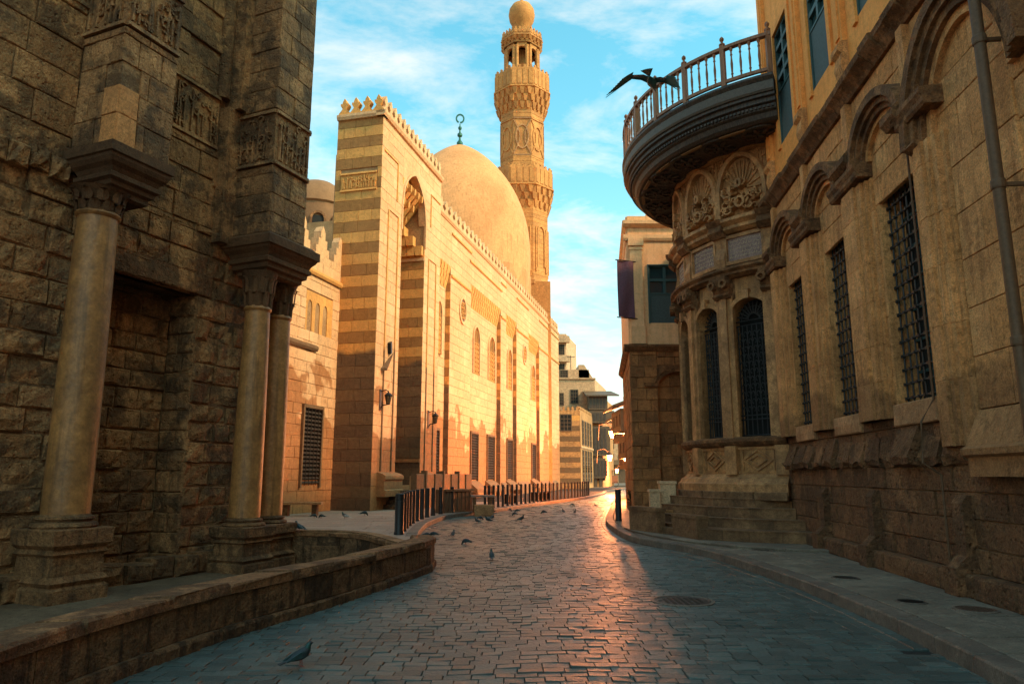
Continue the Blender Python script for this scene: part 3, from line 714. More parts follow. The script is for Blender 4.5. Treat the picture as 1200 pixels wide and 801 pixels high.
# columns
def oct_prof(q, c, hw, hd, fr, prof, m=0):
    """rectangular moulded block swept from a profile [(grow, z)]"""
    V = []; k = len(prof)
    for g_, z in prof:
        for a, b_ in ((-1,-1),(1,-1),(1,1),(-1,1)): V.append(fr.pt(c[0]+a*(hw+g_), c[1]+b_*(hd+g_), z))
    fs = [(j*4+i, j*4+(i+1)%4, (j+1)*4+(i+1)%4, (j+1)*4+i) for j in range(k-1) for i in range(4)]+[(3,2,1,0), tuple((k-1)*4+i for i in range(4))]
    q.add(V, fs, m)
def column(u, y, r0, r1, zb, zp, zs, zc, zt, lab=None, seed=1):
    """plinth zb..zp, base to zs, shaft to zc, capital to zt; standing at (u,y) of FW"""
    rs = random.Random(seed)
    t = thing('column', lab, 'column', FW.pt(u, y, zb)) if False else None
    q = MB(); H_ = zp-zb
    oct_prof(q, (u, y), r0*1.15, r0*1.15, FW, [(.10,zb),(.10,zb+H_*.18),(.05,zb+H_*.22),(.10,zb+H_*.28),(.03,zb+H_*.36),(.02,zb+H_*.62),(.07,zb+H_*.66),(.03,zb+H_*.72),(.10,zb+H_*.78),(.11,zb+H_*.98),(.09,zp)])
    q.build('column_plinth', M_plinth, ob)
    p = FW.pt(u, y, 0); q = MB(); h = zs-zp
    q.lathe((p[0],p[1],zp), [(r0*1.32,0),(r0*1.38,h*.15),(r0*1.32,h*.35),(r0*1.12,h*.45),(r0*1.12,h*.55),(r0*1.2,h*.65),(r0*1.18,h*.8),(r0*1.03,h*.9),(r0,h)], 32); q.build('column_base', M_plinth, ob, smooth=True)
    q = MB(); pr = []
    for k in range(13):
        t_ = k/12; pr.append((r0+(r1-r0)*t_+.012*math.sin(t_*math.pi), (zc-zs)*t_))
    q.lathe((p[0],p[1],zs), pr+[(r1*1.08,(zc-zs)+.02),(r1*1.14,(zc-zs)+.06),(r1*1.08,(zc-zs)+.10),(r1,(zc-zs)+.12)], 36); q.build('column_shaft', M_marble, ob, smooth=True)
    # bell of the capital with leaves
    hb_ = zt-zc-.1; q = MB(); z0 = zc+.1
    q.lathe((p[0],p[1],z0), [(r1*1.0,0),(r1*1.02,hb_*.35),(r1*1.1,hb_*.37),(r1*1.12,hb_*.45),(r1*1.05,hb_*.5),(r1*1.2,hb_*.75),(r1*1.5,hb_)], 28)
    for row, (nz, hh, ro) in enumerate(((0,.55,1.0),(.38,.62,1.12))):
        for i in range(10):
            a = 2*math.pi*(i+.5*row)/10; ca, sa = math.cos(a), math.sin(a)
            V = []; fs = []
            for k in range(5):
                t_ = k/4; rr = r1*ro*(1.04+.10*t_+.34*max(0,t_-.55)**1.2*2); z = z0+hb_*(nz+hh*(t_ if t_ < .85 else .85-(t_-.85)*1.0)); wv = r1*.30*math.sin(math.pi*(.25+.7*t_))
                V += [(p[0]+ca*rr-sa*wv, p[1]+sa*rr+ca*wv, z), (p[0]+ca*(rr+.035), p[1]+sa*(rr+.035), z), (p[0]+ca*rr+sa*wv, p[1]+sa*rr-ca*wv, z)]
            for k in range(4): fs += [(k*3,k*3+1,k*3+4,k*3+3),(k*3+1,k*3+2,k*3+5,k*3+4)]
            q.add(V, fs)
    q.build('capital', M_capital, ob, smooth=True)
column(-2.97, .10, .375, .335, ZB, .72, .95, 6.22, 6.75, seed=1)
column(1.05, -.10, .335, .275, ZB, .50, .68, 5.30, 6.22, seed=2)
column(2.02, .12, .335, .275, ZB, .50, .68, 5.30, 6.22, seed=3)
q = MB()
oct_prof(q, (-2.62, .12), .60, .55, FW, [(-.26,6.66),(-.20,6.70),(-.20,6.80),(-.13,6.84),(-.12,6.92),(-.05,6.96),(-.05,7.04),(-.10,7.07),(-.06,7.16),(.01,7.22),(.05,7.30),(.05,7.36),(.09,7.38),(.09,7.56),(.02,7.58),(-.02,7.62)]); q.build('abacus', M_capital, ob)
q = MB()
oct_prof(q, (1.52, .02), .80, .62, FW, [(-.22,6.16),(-.18,6.20),(-.18,6.28),(-.10,6.32),(-.09,6.42),(-.03,6.45),(-.03,6.54),(-.07,6.57),(-.03,6.66),(.04,6.74),(.07,6.80),(.11,6.82),(.11,7.02),(.04,7.05),(-.02,7.12)]); q.build('abacus', M_capital, ob)
# ================================================================== MOSQUE, middle left
FM = Frame((-5.8, 30), (.25, 1))
GZ = .14
mq = thing('mosque', 'long cream stone mosque with crenellated striped portal block and big plain dome', 'mosque', (-5.8,30,GZ))
PT = 17.55          # top of the portal wall under its cornice
PE = 7.75           # far end of the portal block
RU0, RU1, RD = 2.45, 5.45, 2.6      # portal recess
PW_ = 2.25          # width of the striped end
random.seed(21)
c = MB()
c.fbox(FM, .04, RU0-.04, .04, PW_-.03, GZ, PT); c.fbox(FM, RU1+.04, PE-.04, .04, PW_+.6, GZ, PT); c.fbox(FM, RU0-.04, RU1+.04, RD+.04, 3.6, GZ, PT-.4); c.fbox(FM, RU0-.04, RU1+.04, .04, RD+.1, 16.5, PT)
MF = .45            # the long wall stands this much behind the portal face
LH = 16.2           # its height
RC = .30            # depth of its tall recesses
FL = Frame(FM.pt(0, MF, 0)[:2], FM.d)
UE = 46.0
recs = [(8.3, 10.9), (14.9, 22.3), (23.9, 27.2), (31.6, 36.0)]
RT = 13.6
us = [PE]+[x for r in recs for x in r]+[UE]
for a, b_ in zip(us[0::2], us[1::2]): c.fbox(FL, a+(.04 if a > PE else -.1), b_-(.04 if b_ < UE else .04), .04, 4, GZ, LH)
for a, b_ in recs: c.fbox(FL, a-.05, b_+.05, RC+.04, 4, GZ, LH); c.fbox(FL, a-.05, b_+.05, .04, RC+.1, RT+.3, LH)
c.fbox(FL, PE, UE-.04, 3.9, 14, GZ, LH-.3)
c.build('wall', M_mortar, mq)
HC = .5
ab = lambda k, u, z: 0 if k % 2 else 1          # banded courses
cr_m = lambda k, u, z: 2
L = []
# striped end of the portal, facing up the street
FP = Frame(FM.pt(0, PW_, 0)[:2], (-FM.n[0], -FM.n[1]))
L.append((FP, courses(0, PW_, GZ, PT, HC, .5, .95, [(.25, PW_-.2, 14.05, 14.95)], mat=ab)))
zz_ = GZ+HC*int((13.2-GZ)/HC)
# portal face
L.append((FM, courses(0, PE, GZ, PT, HC, .7, 1.2, [(RU0, RU1, .9, 16.4)], mat=cr_m)))
# recess: far jamb (striped) and back
FRj = Frame(FM.pt(RU1, RD, 0)[:2], (-FM.n[0], -FM.n[1])); L.append((FRj, courses(0, RD, .9, 13.1, HC, .5, .9, mat=ab)))
FRb = Frame(FM.pt(0, RD, 0)[:2], FM.d); L.append((FRb, courses(RU0, RU1, .9, 13.4, HC, .6, 1, [(3.2, 4.7, .9, 4.2)], mat=ab)))
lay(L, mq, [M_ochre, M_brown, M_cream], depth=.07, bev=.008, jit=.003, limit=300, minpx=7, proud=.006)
# the long wall
wins = [(16.4,17.7),(20.0,21.6),(25.3,26.6),(33.8,35.3)]      # arched windows, high
gr_l = [(16.0,17.5),(19.8,21.5),(25.2,26.8),(33.8,35.4)]      # grilled windows, low
L = []
for a, b_ in zip(us[0::2], us[1::2]): L.append((FL, courses(a, b_, GZ, LH, HC, .8, 1.5, mat=cr_m)))
for a, b_ in recs: L.append((FL, courses(a, b_, RT, LH, HC, .8, 1.4, mat=cr_m)))
FLr = Frame(FL.pt(0, RC, 0)[:2], FL.d)
hol = [(a, b_, 8.1, 11.3) for a, b_ in wins]+[(a-.05, b_+.05, 1.2, 4.35) for a, b_ in gr_l]+[(9.3,10.1,8.3,11.3),(9.1,10.0,.9,4.1)]
for a, b_ in recs: L.append((FLr, courses(a, b_, GZ, RT, HC, .7, 1.3, hol, mat=cr_m)))
for a, b_ in recs:
    fj = Frame(FL.pt(b_, RC, 0)[:2], (-FL.n[0], -FL.n[1])); L.append((fj, courses(0, RC, GZ, RT, HC, .5, .9, mat=lambda k,u,z: 0 if k % 2 else 1)))
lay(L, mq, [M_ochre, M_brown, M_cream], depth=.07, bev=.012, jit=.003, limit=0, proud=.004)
# windows of the long wall
def arched_window(fr, u0, u1, z0, zs, rise, par, kind='pt', lattice=True):
    w = u1-u0; uc = (u0+u1)/2; ztop = zs+rise+.2
    q = MB(); ap = arch(uc, w, zs, rise, kind, 12)
    path = [(u0, z0)]+ap+[(u1, z0)]
    q.band(fr, path, [(0,-.10),(.14,-.10),(.14,.04),(0,.04)]); q.spandrel(fr, ap, ztop, .0, .12)
    f = q.build('window', M_cream, par)
    q = MB(); q.fbox(fr, u0, u1, .012, .034, z0, zs+rise*.55); q.add([fr.pt(a_, .012, z_) for a_, z_ in ap], [tuple(range(len(ap)))]); q.build('pane', M_pwood, f, origin=ORG[par.name])
    q = MB()
    if lattice:
        nx = 4; nz = int((zs-z0)/.30)
        for i in range(1, nx): q.fbox(fr, u0+w*i/nx-.03, u0+w*i/nx+.03, -.05, .01, z0, zs+rise*.8)
        for j in range(nz):
            for i in range(nx):
                cu, cz = u0+w*(i+.5)/nx, z0+.15+.30*j
                q.band(fr, [(cu+w/nx*.42*math.cos(a_*math.pi/4), cz+.13*math.sin(a_*math.pi/4)) for a_ in range(8)], [(-.02,-.045),(.02,-.045),(.02,.01),(-.02,.01)], closed=True)
        q.build('lattice', M_ochre, f, origin=ORG[par.name])
    return f
for a, b_ in wins: arched_window(FLr, a, b_, 8.1, 10.4, .85, mq)
arched_window(FLr, 9.3, 10.1, 8.3, 10.7, .6, mq)
def grille_window(fr, u0, u1, z0, z1, par, nx=5, dz=.17, slat=True, mat=None, depth=.012):
    q = MB()
    for s in ((u0-.10,u0,z0-.10,z1+.12),(u1,u1+.10,z0-.10,z1+.12)): q.fbox(fr, s[0], s[1], -.11, .10, s[2], s[3])
    q.fbox(fr, u0-.0, u1+.0, -.115, .12, z1, z1+.14); f = q.build('window', M_ochre if mat is None else mat, par)
    q = MB(); q.fbox(fr, u0, u1, depth, depth+.022, z0, z1); q.build('pane', M_void, f, origin=ORG[par.name])
    q = MB(); z = z0+dz/2
    while z < z1:
        if slat: q.hexa([fr.pt(u0,-.07,z),fr.pt(u1,-.07,z),fr.pt(u1,.0,z+.06),fr.pt(u0,.0,z+.06),fr.pt(u0,-.07,z+.03),fr.pt(u1,-.07,z+.03),fr.pt(u1,.0,z+.09),fr.pt(u0,.0,z+.09)])
        else: q.fbox(fr, u0, u1, .05, .08, z, z+.03)
        z += dz
    for i in range(nx+1): q.fbox(fr, u0+(u1-u0)*i/nx-.014, u0+(u1-u0)*i/nx+.014, -.09, -.07, z0, z1)
    q.build('grille', M_dlat, f, origin=ORG[par.name]); return f
for a, b_ in gr_l: grille_window(FLr, a, b_, 1.3, 4.2, mq)
grille_window(FLr, 9.1, 10.0, 1.0, 4.0, mq, 3)
# sloping sills below the low windows
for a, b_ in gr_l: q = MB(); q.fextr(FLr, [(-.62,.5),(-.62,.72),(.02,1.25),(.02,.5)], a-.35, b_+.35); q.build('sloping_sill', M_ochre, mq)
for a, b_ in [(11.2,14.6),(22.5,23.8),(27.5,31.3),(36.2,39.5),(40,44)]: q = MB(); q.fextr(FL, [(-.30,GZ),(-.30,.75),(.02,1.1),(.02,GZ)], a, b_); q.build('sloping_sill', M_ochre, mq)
# roundels
for uc, zc, fr in ((13.2, 11.5, FL), (30.0, 11.5, FL)):
    q = MB(); ci_ = [(uc+.55*math.cos(-a*math.pi/9), zc+.72*math.sin(-a*math.pi/9)) for a in range(18)]
    q.band(fr, ci_, [(0,-.08),(.16,-.08),(.16,.02),(0,.02)], closed=True); f = q.build('roundel', M_cream, mq)
    q = MB(); q.band(fr, ci_, [(-.5,-.005),(0,-.012),(0,.03),(-.5,.03)], closed=True); q.build('pane', M_pwood, f, origin=ORG[mq.name])
    q = MB()
    for k in range(6):
        a = k*math.pi/3; q.band(fr, [(uc+.26*math.cos(a)+.16*math.cos(b2*math.pi/4), zc+.36*math.sin(a)+.19*math.sin(b2*math.pi/4)) for b2 in range(8)], [(-.03,-.06),(.03,-.06),(.03,0),(-.03,0)], closed=True)
    q.build('tracery', M_ochre, f, origin=ORG[mq.name])
# muqarnas tops of the recesses
def muqarnas(fr, u0, u1, z0, z1, depth, tiers, mat, par, n0, name='muqarnas'):
    q = MB(); dz = (z1-z0)/tiers
    for t in range(tiers):
        y1 = depth*(1-t/tiers); y0 = depth*(1-(t+1)/tiers); n = n0+(t % 2)
        wv = (u1-u0)/n
        for i in range(n):
            a = u0+wv*i; m_ = a+wv/2; b2 = a+wv; z = z0+dz*t
            q.hexa([fr.pt(a+wv*.12,y1-.02,z),fr.pt(b2-wv*.12,y1-.02,z),fr.pt(b2-wv*.12,y1+.05,z),fr.pt(a+wv*.12,y1+.05,z),fr.pt(a,y0,z+dz),fr.pt(b2,y0,z+dz),fr.pt(b2,y1+.05,z+dz),fr.pt(a,y1+.05,z+dz)])
            q.hexa([fr.pt(a-wv*.08,y0,z+dz*.35),fr.pt(a+wv*.08,y0,z+dz*.35),fr.pt(a+wv*.08,y1,z+dz*.5),fr.pt(a-wv*.08,y1,z+dz*.5),fr.pt(a-wv*.16,y0-.03,z+dz),fr.pt(a+wv*.16,y0-.03,z+dz),fr.pt(a+wv*.16,y1,z+dz),fr.pt(a-wv*.16,y1,z+dz)])
    return q.build(name, mat, par)
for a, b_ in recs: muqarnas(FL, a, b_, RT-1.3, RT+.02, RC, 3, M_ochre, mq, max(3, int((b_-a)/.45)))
# portal recess head: pointed arch, muqarnas hood
q = MB(); ap = arch((RU0+RU1)/2, RU1-RU0, 14.2, 2.1, 'pt', 16); q.spandrel(FM, ap, 16.68, -.0, .35)
q.band(FM, [(RU0,13.0)]+ap+[(RU1,13.0)], [(0,-.05),(.12,-.05),(.12,.02),(0,.02)]); q.build('portal_arch', M_cream, mq)
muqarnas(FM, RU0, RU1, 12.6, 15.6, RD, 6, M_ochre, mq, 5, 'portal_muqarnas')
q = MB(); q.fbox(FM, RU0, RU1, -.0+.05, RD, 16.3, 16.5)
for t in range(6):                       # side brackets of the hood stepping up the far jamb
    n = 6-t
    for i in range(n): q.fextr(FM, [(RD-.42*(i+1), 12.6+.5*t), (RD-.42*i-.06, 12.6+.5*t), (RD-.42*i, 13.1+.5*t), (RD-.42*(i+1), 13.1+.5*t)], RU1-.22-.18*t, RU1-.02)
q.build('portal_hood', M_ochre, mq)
q = MB()
for z in (12.35, 2.2): q.fbox(FRj, 0, RD-.02, -.06, .0, z, z+.16)
for z in (12.35,): q.fbox(FM, RU0, RU1, RD-.08, RD, z, z+.16)
q.build('impost_band', M_cream, mq)
# door in the recess, inscription band round it, stepped sill and base mouldings
q = MB(); q.fbox(FRb, 3.2, 4.7, -.0, .05, .9, 4.1); q.build('door', M_mwood, mq)
q = MB()
for i in range(4): q.fbox(FRb, 3.28+.36*i, 3.56+.36*i, -.03, .0, 1.1, 3.9)
q.build('door_panel', M_pwood, mq)
for u0, u1 in ((.55, RU0), (RU1, 6.7)):
    q = MB(); q.fextr(FM, [(-.42,.7),(-.42,.95),(-.34,1.0),(-.34,1.35),(-.40,1.42),(-.40,1.55),(-.25,1.65),(.02,1.72),(.02,.7)], u0, u1+.08); q.build('base_moulding', M_cream, mq)
q = MB()
for i in range(4): q.fbox(FM, RU0-.3-.28*i, RU1+.3+.28*i, -.45-.28*i, .3, GZ+.0, .92-.19*i)
q.build('portal_steps', M_low, mq)
# raised frames on the portal face and the cornices
def frame_line(fr, pts, par, mat, w=.08, d=.05, name='frame_moulding'):
    q = MB(); q.band(fr, pts, [(-w/2,-d),(w/2,-d),(w/2,.02),(-w/2,.02)]); return q.build(name, mat, par)
frame_line(FM, [(.85,1.75),(.85,13.4),(1.95,13.4),(1.95,1.75)], mq, M_ochre); frame_line(FM, [(6.0,1.75),(6.0,12.6),(7.1,12.6),(7.1,1.75)], mq, M_ochre)
frame_line(FM, [(.2,16.0),(1.75,16.0),(1.75,14.1)], mq, M_ochre); frame_line(FM, [(6.2,14.4),(6.2,16.2),(7.6,16.2)], mq, M_ochre)
q = MB(); q.fextr(FM, [(-.10,PT-.02),(-.16,PT+.1),(-.16,PT+.22),(.3,PT+.22),(.3,PT-.02)], -.16, PE); q.fextr(FP, [(-.10,PT-.02),(-.16,PT+.1),(-.16,PT+.22),(.3,PT+.22),(.3,PT-.02)], 0, PW_+.1)
q.fextr(FL, [(-.05,LH-.02),(-.12,LH+.1),(-.12,LH+.2),(.3,LH+.2),(.3,LH-.02)], PE, UE); q.build('cornice', M_cream, mq)
us2 = [(PE, 8.25),(10.95,14.85),(22.35,23.85),(27.25,31.55),(36.05,UE)]
for a, b_ in us2: q = MB(); q.fextr(FL, [(-.05,13.0),(-.09,13.05),(-.09,13.15),(.02,13.2)], a, b_); q.build('string_course', M_ochre, mq)
for a, b_ in us2[1:]: q = MB(); q.fextr(FL, [(-.05,15.6),(-.09,15.65),(-.09,15.72),(.02,15.76)], a, b_); q.build('string_course', M_ochre, mq)
q = MB(); q.fextr(FL, [(-.05,15.0),(-.09,15.05),(-.09,15.12),(.02,15.2)], 14.6, 22.6)
q.build('string_course', M_ochre, mq)
# inscription tablet in the striped end
q = carving(FP, .27, PW_-.22, 14.06, 14.94, 0, mq, M_ochre, 12, 'inscription_panel', 1.4, .02)
# crenellations
def fleur(q, fr, u, z, w, h, y0, y1):
    """pierced trefoil merlon, cut as a silhouette with thickness"""
    P = [(-.5,0),(-.5,.16),(-.30,.30),(-.17,.42),(-.26,.50),(-.36,.62),(-.34,.72),(-.2,.70),(-.16,.82),(0,1.0),(.16,.82),(.2,.70),(.34,.72),(.36,.62),(.26,.50),(.17,.42),(.30,.30),(.5,.16),(.5,0)]
    n = len(P); V = [fr.pt(u+x*w, y0, z+t*h) for x, t in P]+[fr.pt(u+x*w, y1, z+t*h) for x, t in P]
    q.add(V, [tuple(range(n)), tuple(range(2*n-1, n-1, -1))]+[(i,(i+1)%n,n+(i+1)%n,n+i) for i in range(n)])
def merlons(fr, u0, u1, n, z, h, y0, y1, par, mat, name='merlon', shape=fleur):
    w = (u1-u0)/n; first = None
    for i in range(n):
        u = u0+w*(i+.5); q = MB(); shape(q, fr, u, z, w*.98, h, y0, y1); q.build(name, mat, par, origin=fr.pt(u, y0, z))
merlons(FP, 0, PW_, 4, PT+.22, .88, 0, .28, mq, M_ochre)
merlons(FM, 0, PE, 14, PT+.22, .88, 0, .28, mq, M_cream)
merlons(FL, PE+.1, UE, 44, LH+.2, .95, 0, .28, mq, M_cream)
# dome
DC = (-5.0, 64.0)
q = MB(); pr = [(6.25,0),(6.25,2.6),(6.05,2.65)]
Zs = 22.1; q2 = MB(); dp = []
for k in range(25):
    t = k/24; a = t*math.pi/2
    rr = 5.95*math.cos(a)**.92 if k < 24 else 0.02
    z = 11.45*math.sin(a)**.98
    # slightly pointed
    rr = 6.72*max(0, 1-(z/11.45)**2.25)**.74; dp.append((max(rr, .03), z-0))
dp = [(6.6,-3.5)]+dp
q2.lathe((DC[0],DC[1],Zs-1.0), dp, 64, cap=False); dm = q2.build('dome', M_dome, mq, smooth=True)
q = MB(); q.lathe((DC[0],DC[1],0), [(7.0,14),(7.0,17.2),(6.75,17.5),(6.75,19.5)], 16, cap=False); q.build('drum', M_dome, dm, origin=ORG[mq.name])
za = Zs-1+11.45
q = MB(); q.lathe((DC[0],DC[1],za-.1), [(.10,0),(.28,.15),(.30,.35),(.12,.6),(.09,.9),(.24,1.05),(.24,1.25),(.09,1.4),(.07,1.65),(.17,1.78),(.17,1.95),(.06,2.05),(.05,2.3)], 14)
q.band(Frame((DC[0],DC[1]), (1,.1)), [(.36*math.sin(a*math.pi/8), za+2.75-.42*math.cos(a*math.pi/8)) for a in range(-7+8-7+6, 16)], [(-.07,-.05),(.07,-.05),(.07,.05),(-.07,.05)])
q.build('finial', M_green, dm, origin=ORG[mq.name], smooth=True)
# ------- minaret
mcx, mcy = 1.08, 72.0
XF[0] = lambda v: (mcx+(v[0]-mcx)*1.059, mcy+(v[1]-mcy)*1.059, v[2]*1.059-.09)
mn = thing('minaret', 'tall octagonal stone minaret with three balconies, open columned lantern and bulb top', 'minaret', (mcx,mcy,GZ))
O8 = math.pi/8
def octr(q, prof, n=8, m=0): q.lathe((mcx,mcy,0), prof, n, m, a0=O8)
q = MB(); q.poly([(mcx-2.6,mcy-2.6),(mcx+2.6,mcy-2.6),(mcx+2.6,mcy+2.6),(mcx-2.6,mcy+2.6)], GZ, 19.5); q.build('square_base', M_minaret, mn)
q = MB(); octr(q, [(2.75,19.3),(2.65,20.0),(2.65,27.0)]); octr(q, [(2.9,19.3),(2.9,19.7),(2.67,19.8)]); sh1 = q.build('lower_shaft', M_minaret, mn)
# niches on the visible sides of the lower shaft
for k in range(8):
    a = 2*math.pi*k/8+O8+O8; nx_, ny_ = math.cos(a), math.sin(a); ap_ = 2.65*math.cos(O8)
    fr = Frame((mcx+nx_*ap_, mcy+ny_*ap_), (-ny_, nx_))
    q = MB(); pth = [(-.42,21.2)]+arch(0,.84,24.4,.75,'round',10)+[(.42,21.2)]
    q.band(fr, pth, [(0,-.14),(.16,-.14),(.16,.02),(0,.02)]); q.build('niche_frame', M_minaret, mn)
    q = MB(); q.fbox(fr, -.42, .42, -.012, .01, 21.2, 24.5); q.spandrel(fr, [(u, 24.4) for u in (-.42,)]+[(.42,24.4)], 24.45, -.011, .01); q.build('niche_back', M_brown, mn)
    q = MB()
    for s in (-.70, .70): q.lathe((fr.pt(s,-.06,0)[0], fr.pt(s,-.06,0)[1], 0), [(.09,20.6),(.09,25.0)], 8)
    q.build('colonnette', M_minaret, mn)
def balcony(z0, z1, z2, r0, r1, tiers, n=16, par=None):
    """stalactite corbels z0..z1, parapet z1..z2"""
    q = MB(); dz = (z1-z0)/tiers
    for t in range(tiers):
        ra, rb = r0+(r1-r0)*t/tiers, r0+(r1-r0)*(t+1)/tiers; k = 24
        octr(q, [(ra*.99,z0+dz*t),(rb*.985,z0+dz*(t+.9)),(rb*.985,z0+dz*(t+1))], 8)
        for i in range(k):
            a = 2*math.pi*(i+.5*(t%2))/k; ca, sa = math.cos(a), math.sin(a)
            # distance to the octagon side in this direction
            da = ((a-O8-O8) % (math.pi/4)); da = min(da, math.pi/4-da); rr = rb*math.cos(O8)/math.cos(da)
            fr = Frame((mcx+ca*rr, mcy+sa*rr), (-sa, ca)); w = r1*.085
            q.hexa([fr.pt(-w*.4,.05,z0+dz*t),fr.pt(w*.4,.05,z0+dz*t),fr.pt(w*.4,.3,z0+dz*t),fr.pt(-w*.4,.3,z0+dz*t),fr.pt(-w,-.12,z0+dz*(t+.95)),fr.pt(w,-.12,z0+dz*(t+.95)),fr.pt(w,.3,z0+dz*(t+.95)),fr.pt(-w,.3,z0+dz*(t+.95))])
    bb = q.build('balcony', M_minaret, mn)
    q = MB(); octr(q, [(r1*1.0,z1),(r1*1.05,z1+.05),(r1*1.05,z1+.18),(r1*1.0,z1+.2),(r1*1.0,z2),(r1*.93,z2),(r1*.93,z1)], 8)
    for k in range(8):
        a = 2*math.pi*k/8+math.pi/4; ap_ = r1*math.cos(O8); fr = Frame((mcx+math.cos(a)*ap_, mcy+math.sin(a)*ap_), (-math.sin(a), math.cos(a))); hw = r1*math.sin(O8)
        for i in range(4):
            u = -hw+hw*2*(i+.5)/4; q.fbox(fr, u-hw*.17, u+hw*.17, -.05, .02, z1+.35, z2-.15)
            fleur(q, fr, u, z2, hw*.4, .38, 0, .12)
    q.build('balcony_parapet', M_minaret, bb, origin=ORG[mn.name])
balcony(27.0, 29.0, 31.0, 2.65, 3.2, 3)
q = MB(); octr(q, [(2.32,29.0),(2.28,37.5)]); q.build('middle_shaft', M_minaret, mn)
# interlaced knots on the middle shaft
for k in range(8):
    a = 2*math.pi*k/8+math.pi/4; ap_ = 2.30*math.cos(O8); fr = Frame((mcx+math.cos(a)*ap_, mcy+math.sin(a)*ap_), (-math.sin(a), math.cos(a)))
    q = MB()
    q.band(fr, [(.62*math.cos(b2*math.pi/10), 34.4+1.25*math.sin(b2*math.pi/10)) for b2 in range(20)], [(-.07,-.09),(.07,-.09),(.07,.02),(-.07,.02)], closed=True)
    for s in (-1, 1): q.band(fr, [(s*(.86-.62*math.sin(t*math.pi/8)**1), 32.6+3.6*t/8) for t in range(9)], [(-.06,-.08),(.06,-.08),(.06,.02),(-.06,.02)])
    for z in (32.4, 36.3): q.fbox(fr, -.86, .86, -.07, .02, z, z+.14)
    q.build('interlace', M_marb2 if k % 2 else M_minaret, mn)
balcony(37.4, 39.4, 41.5, 2.3, 2.95, 3)
q = MB()
for k in range(8):
    a = 2*math.pi*k/8+O8; 
    for da_ in (-.10, .10): q.lathe((mcx+1.75*math.cos(a+da_), mcy+1.75*math.sin(a+da_), 0), [(.17,39.4),(.17,44.4),(.22,44.6)], 8)
    q.build('pavilion_column', M_minaret, mn); q = MB()
q = MB(); octr(q, [(.55,39.4),(.5,45.0)]); q.build('pavilion_core', M_brown, mn)
for k in range(8):
    a = 2*math.pi*k/8+math.pi/4; ap_ = 1.80*math.cos(O8); fr = Frame((mcx+math.cos(a)*ap_, mcy+math.sin(a)*ap_), (-math.sin(a), math.cos(a)))
    q = MB(); q.spandrel(fr, arch(0,1.0,44.0,.5,'round',8), 45.1, -.05, .25); q.build('pavilion_arch', M_minaret, mn)
q = MB(); octr(q, [(2.0,44.9),(2.0,45.2)]); q.build('pavilion_ceiling', M_brown, mn)
balcony(44.9, 45.5, 46.2, 1.85, 2.2, 2)
q = MB(); q.lathe((mcx,mcy,0), [(1.15,45.6),(1.0,46.2),(.74,46.5),(.66,47.1),(.72,47.45),(1.0,47.9),(1.28,48.45),(1.38,49.05),(1.3,49.65),(1.0,50.15),(.5,50.5),(.2,50.65),(.12,50.8),(.16,50.95),(.05,51.3)], 28); q.build('bulb', M_minaret, mn, smooth=True)
# masonry joints on the visible shafts
q = MB()
for z0, z1, r in ((20.3,27,2.655),(29.4,32.2,2.325),(36.5,37.4,2.30)):
    z = z0
    while z < z1: octr(q, [(r,z),(r+.018,z+.02),(r+.018,z+.36),(r,z+.38)]); z += .4
q.build('coursed_stones', M_minaret, mn, stuff=True)
XF[0] = None
# small cupola on the roof beside the minaret
cu = thing('roof_cupola', 'small ribbed dome peeping over the mosque parapet at the foot of the minaret', 'dome', (.35,63.5,LH-.3))
q = MB(); q.lathe((.35,63.5,LH-.3), [(1.3,0),(1.3,1.5),(1.45,1.6),(1.35,2.2),(1.05,2.9),(.5,3.5),(.08,3.8)], 20, cap=False); q.build('dome', M_minaret, cu, smooth=True)
q = MB(); q.lathe((.35,63.5,LH+3.4), [(.06,0),(.12,.2),(.05,.4),(.03,.7)], 8); q.build('finial', M_green, cu)
# ------- wing with stepped crenellations, behind the old building
wg = thing('mosque_wing', 'sunlit lower stone wing with stepped crenellations left of the striped portal', 'building', (-7.9,28,GZ))
FG = Frame((-7.75, 29.6), (.27, 1))
WH = 10.3
c = MB(); c.fbox(FG, -9, 1.6, .04, 4, GZ, WH); c.build('wall', M_mortar, wg)
gw = (-3.2,-1.9); u_a, z_a = FG.px(355, 485); u_b, z_b = FG.px(372, 562)
gw = (u_a, u_b)
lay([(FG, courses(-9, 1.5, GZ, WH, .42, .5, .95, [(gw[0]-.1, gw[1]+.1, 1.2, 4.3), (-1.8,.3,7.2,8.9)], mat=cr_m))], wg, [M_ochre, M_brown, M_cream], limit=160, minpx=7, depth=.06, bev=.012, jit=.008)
grille_window(FG, gw[0], gw[1], 1.2, 4.2, wg, 5, .16)
q = MB()
for i in range(3):
    u = -1.5+.6*i; q.spandrel(FG, arch(u, .36, 8.3, .25, 'pt', 8), 8.9, 0, .2); 
for a, b_ in ((-1.8,-1.68),(-1.32,-1.08),(-.72,-.48),(-.12,.3)): q.fbox(FG, a, b_, 0, .2, 7.2, 8.9)
q.fbox(FG, -1.8, .3, .16, .2, 7.2, 8.9); q.build('blind_arcade', M_ochre, wg)
q = MB(); q.fextr(FG, [(-.08,6.5),(-.14,6.6),(-.14,6.7),(.02,6.8)], -9, -.9); q.build('string_course', M_ochre, wg); q = MB(); q.fextr(FG, [(-.08,9.6),(-.14,9.7),(-.14,9.8),(.02,9.9)], -9, 1.4); q.build('string_course', M_ochre, wg)
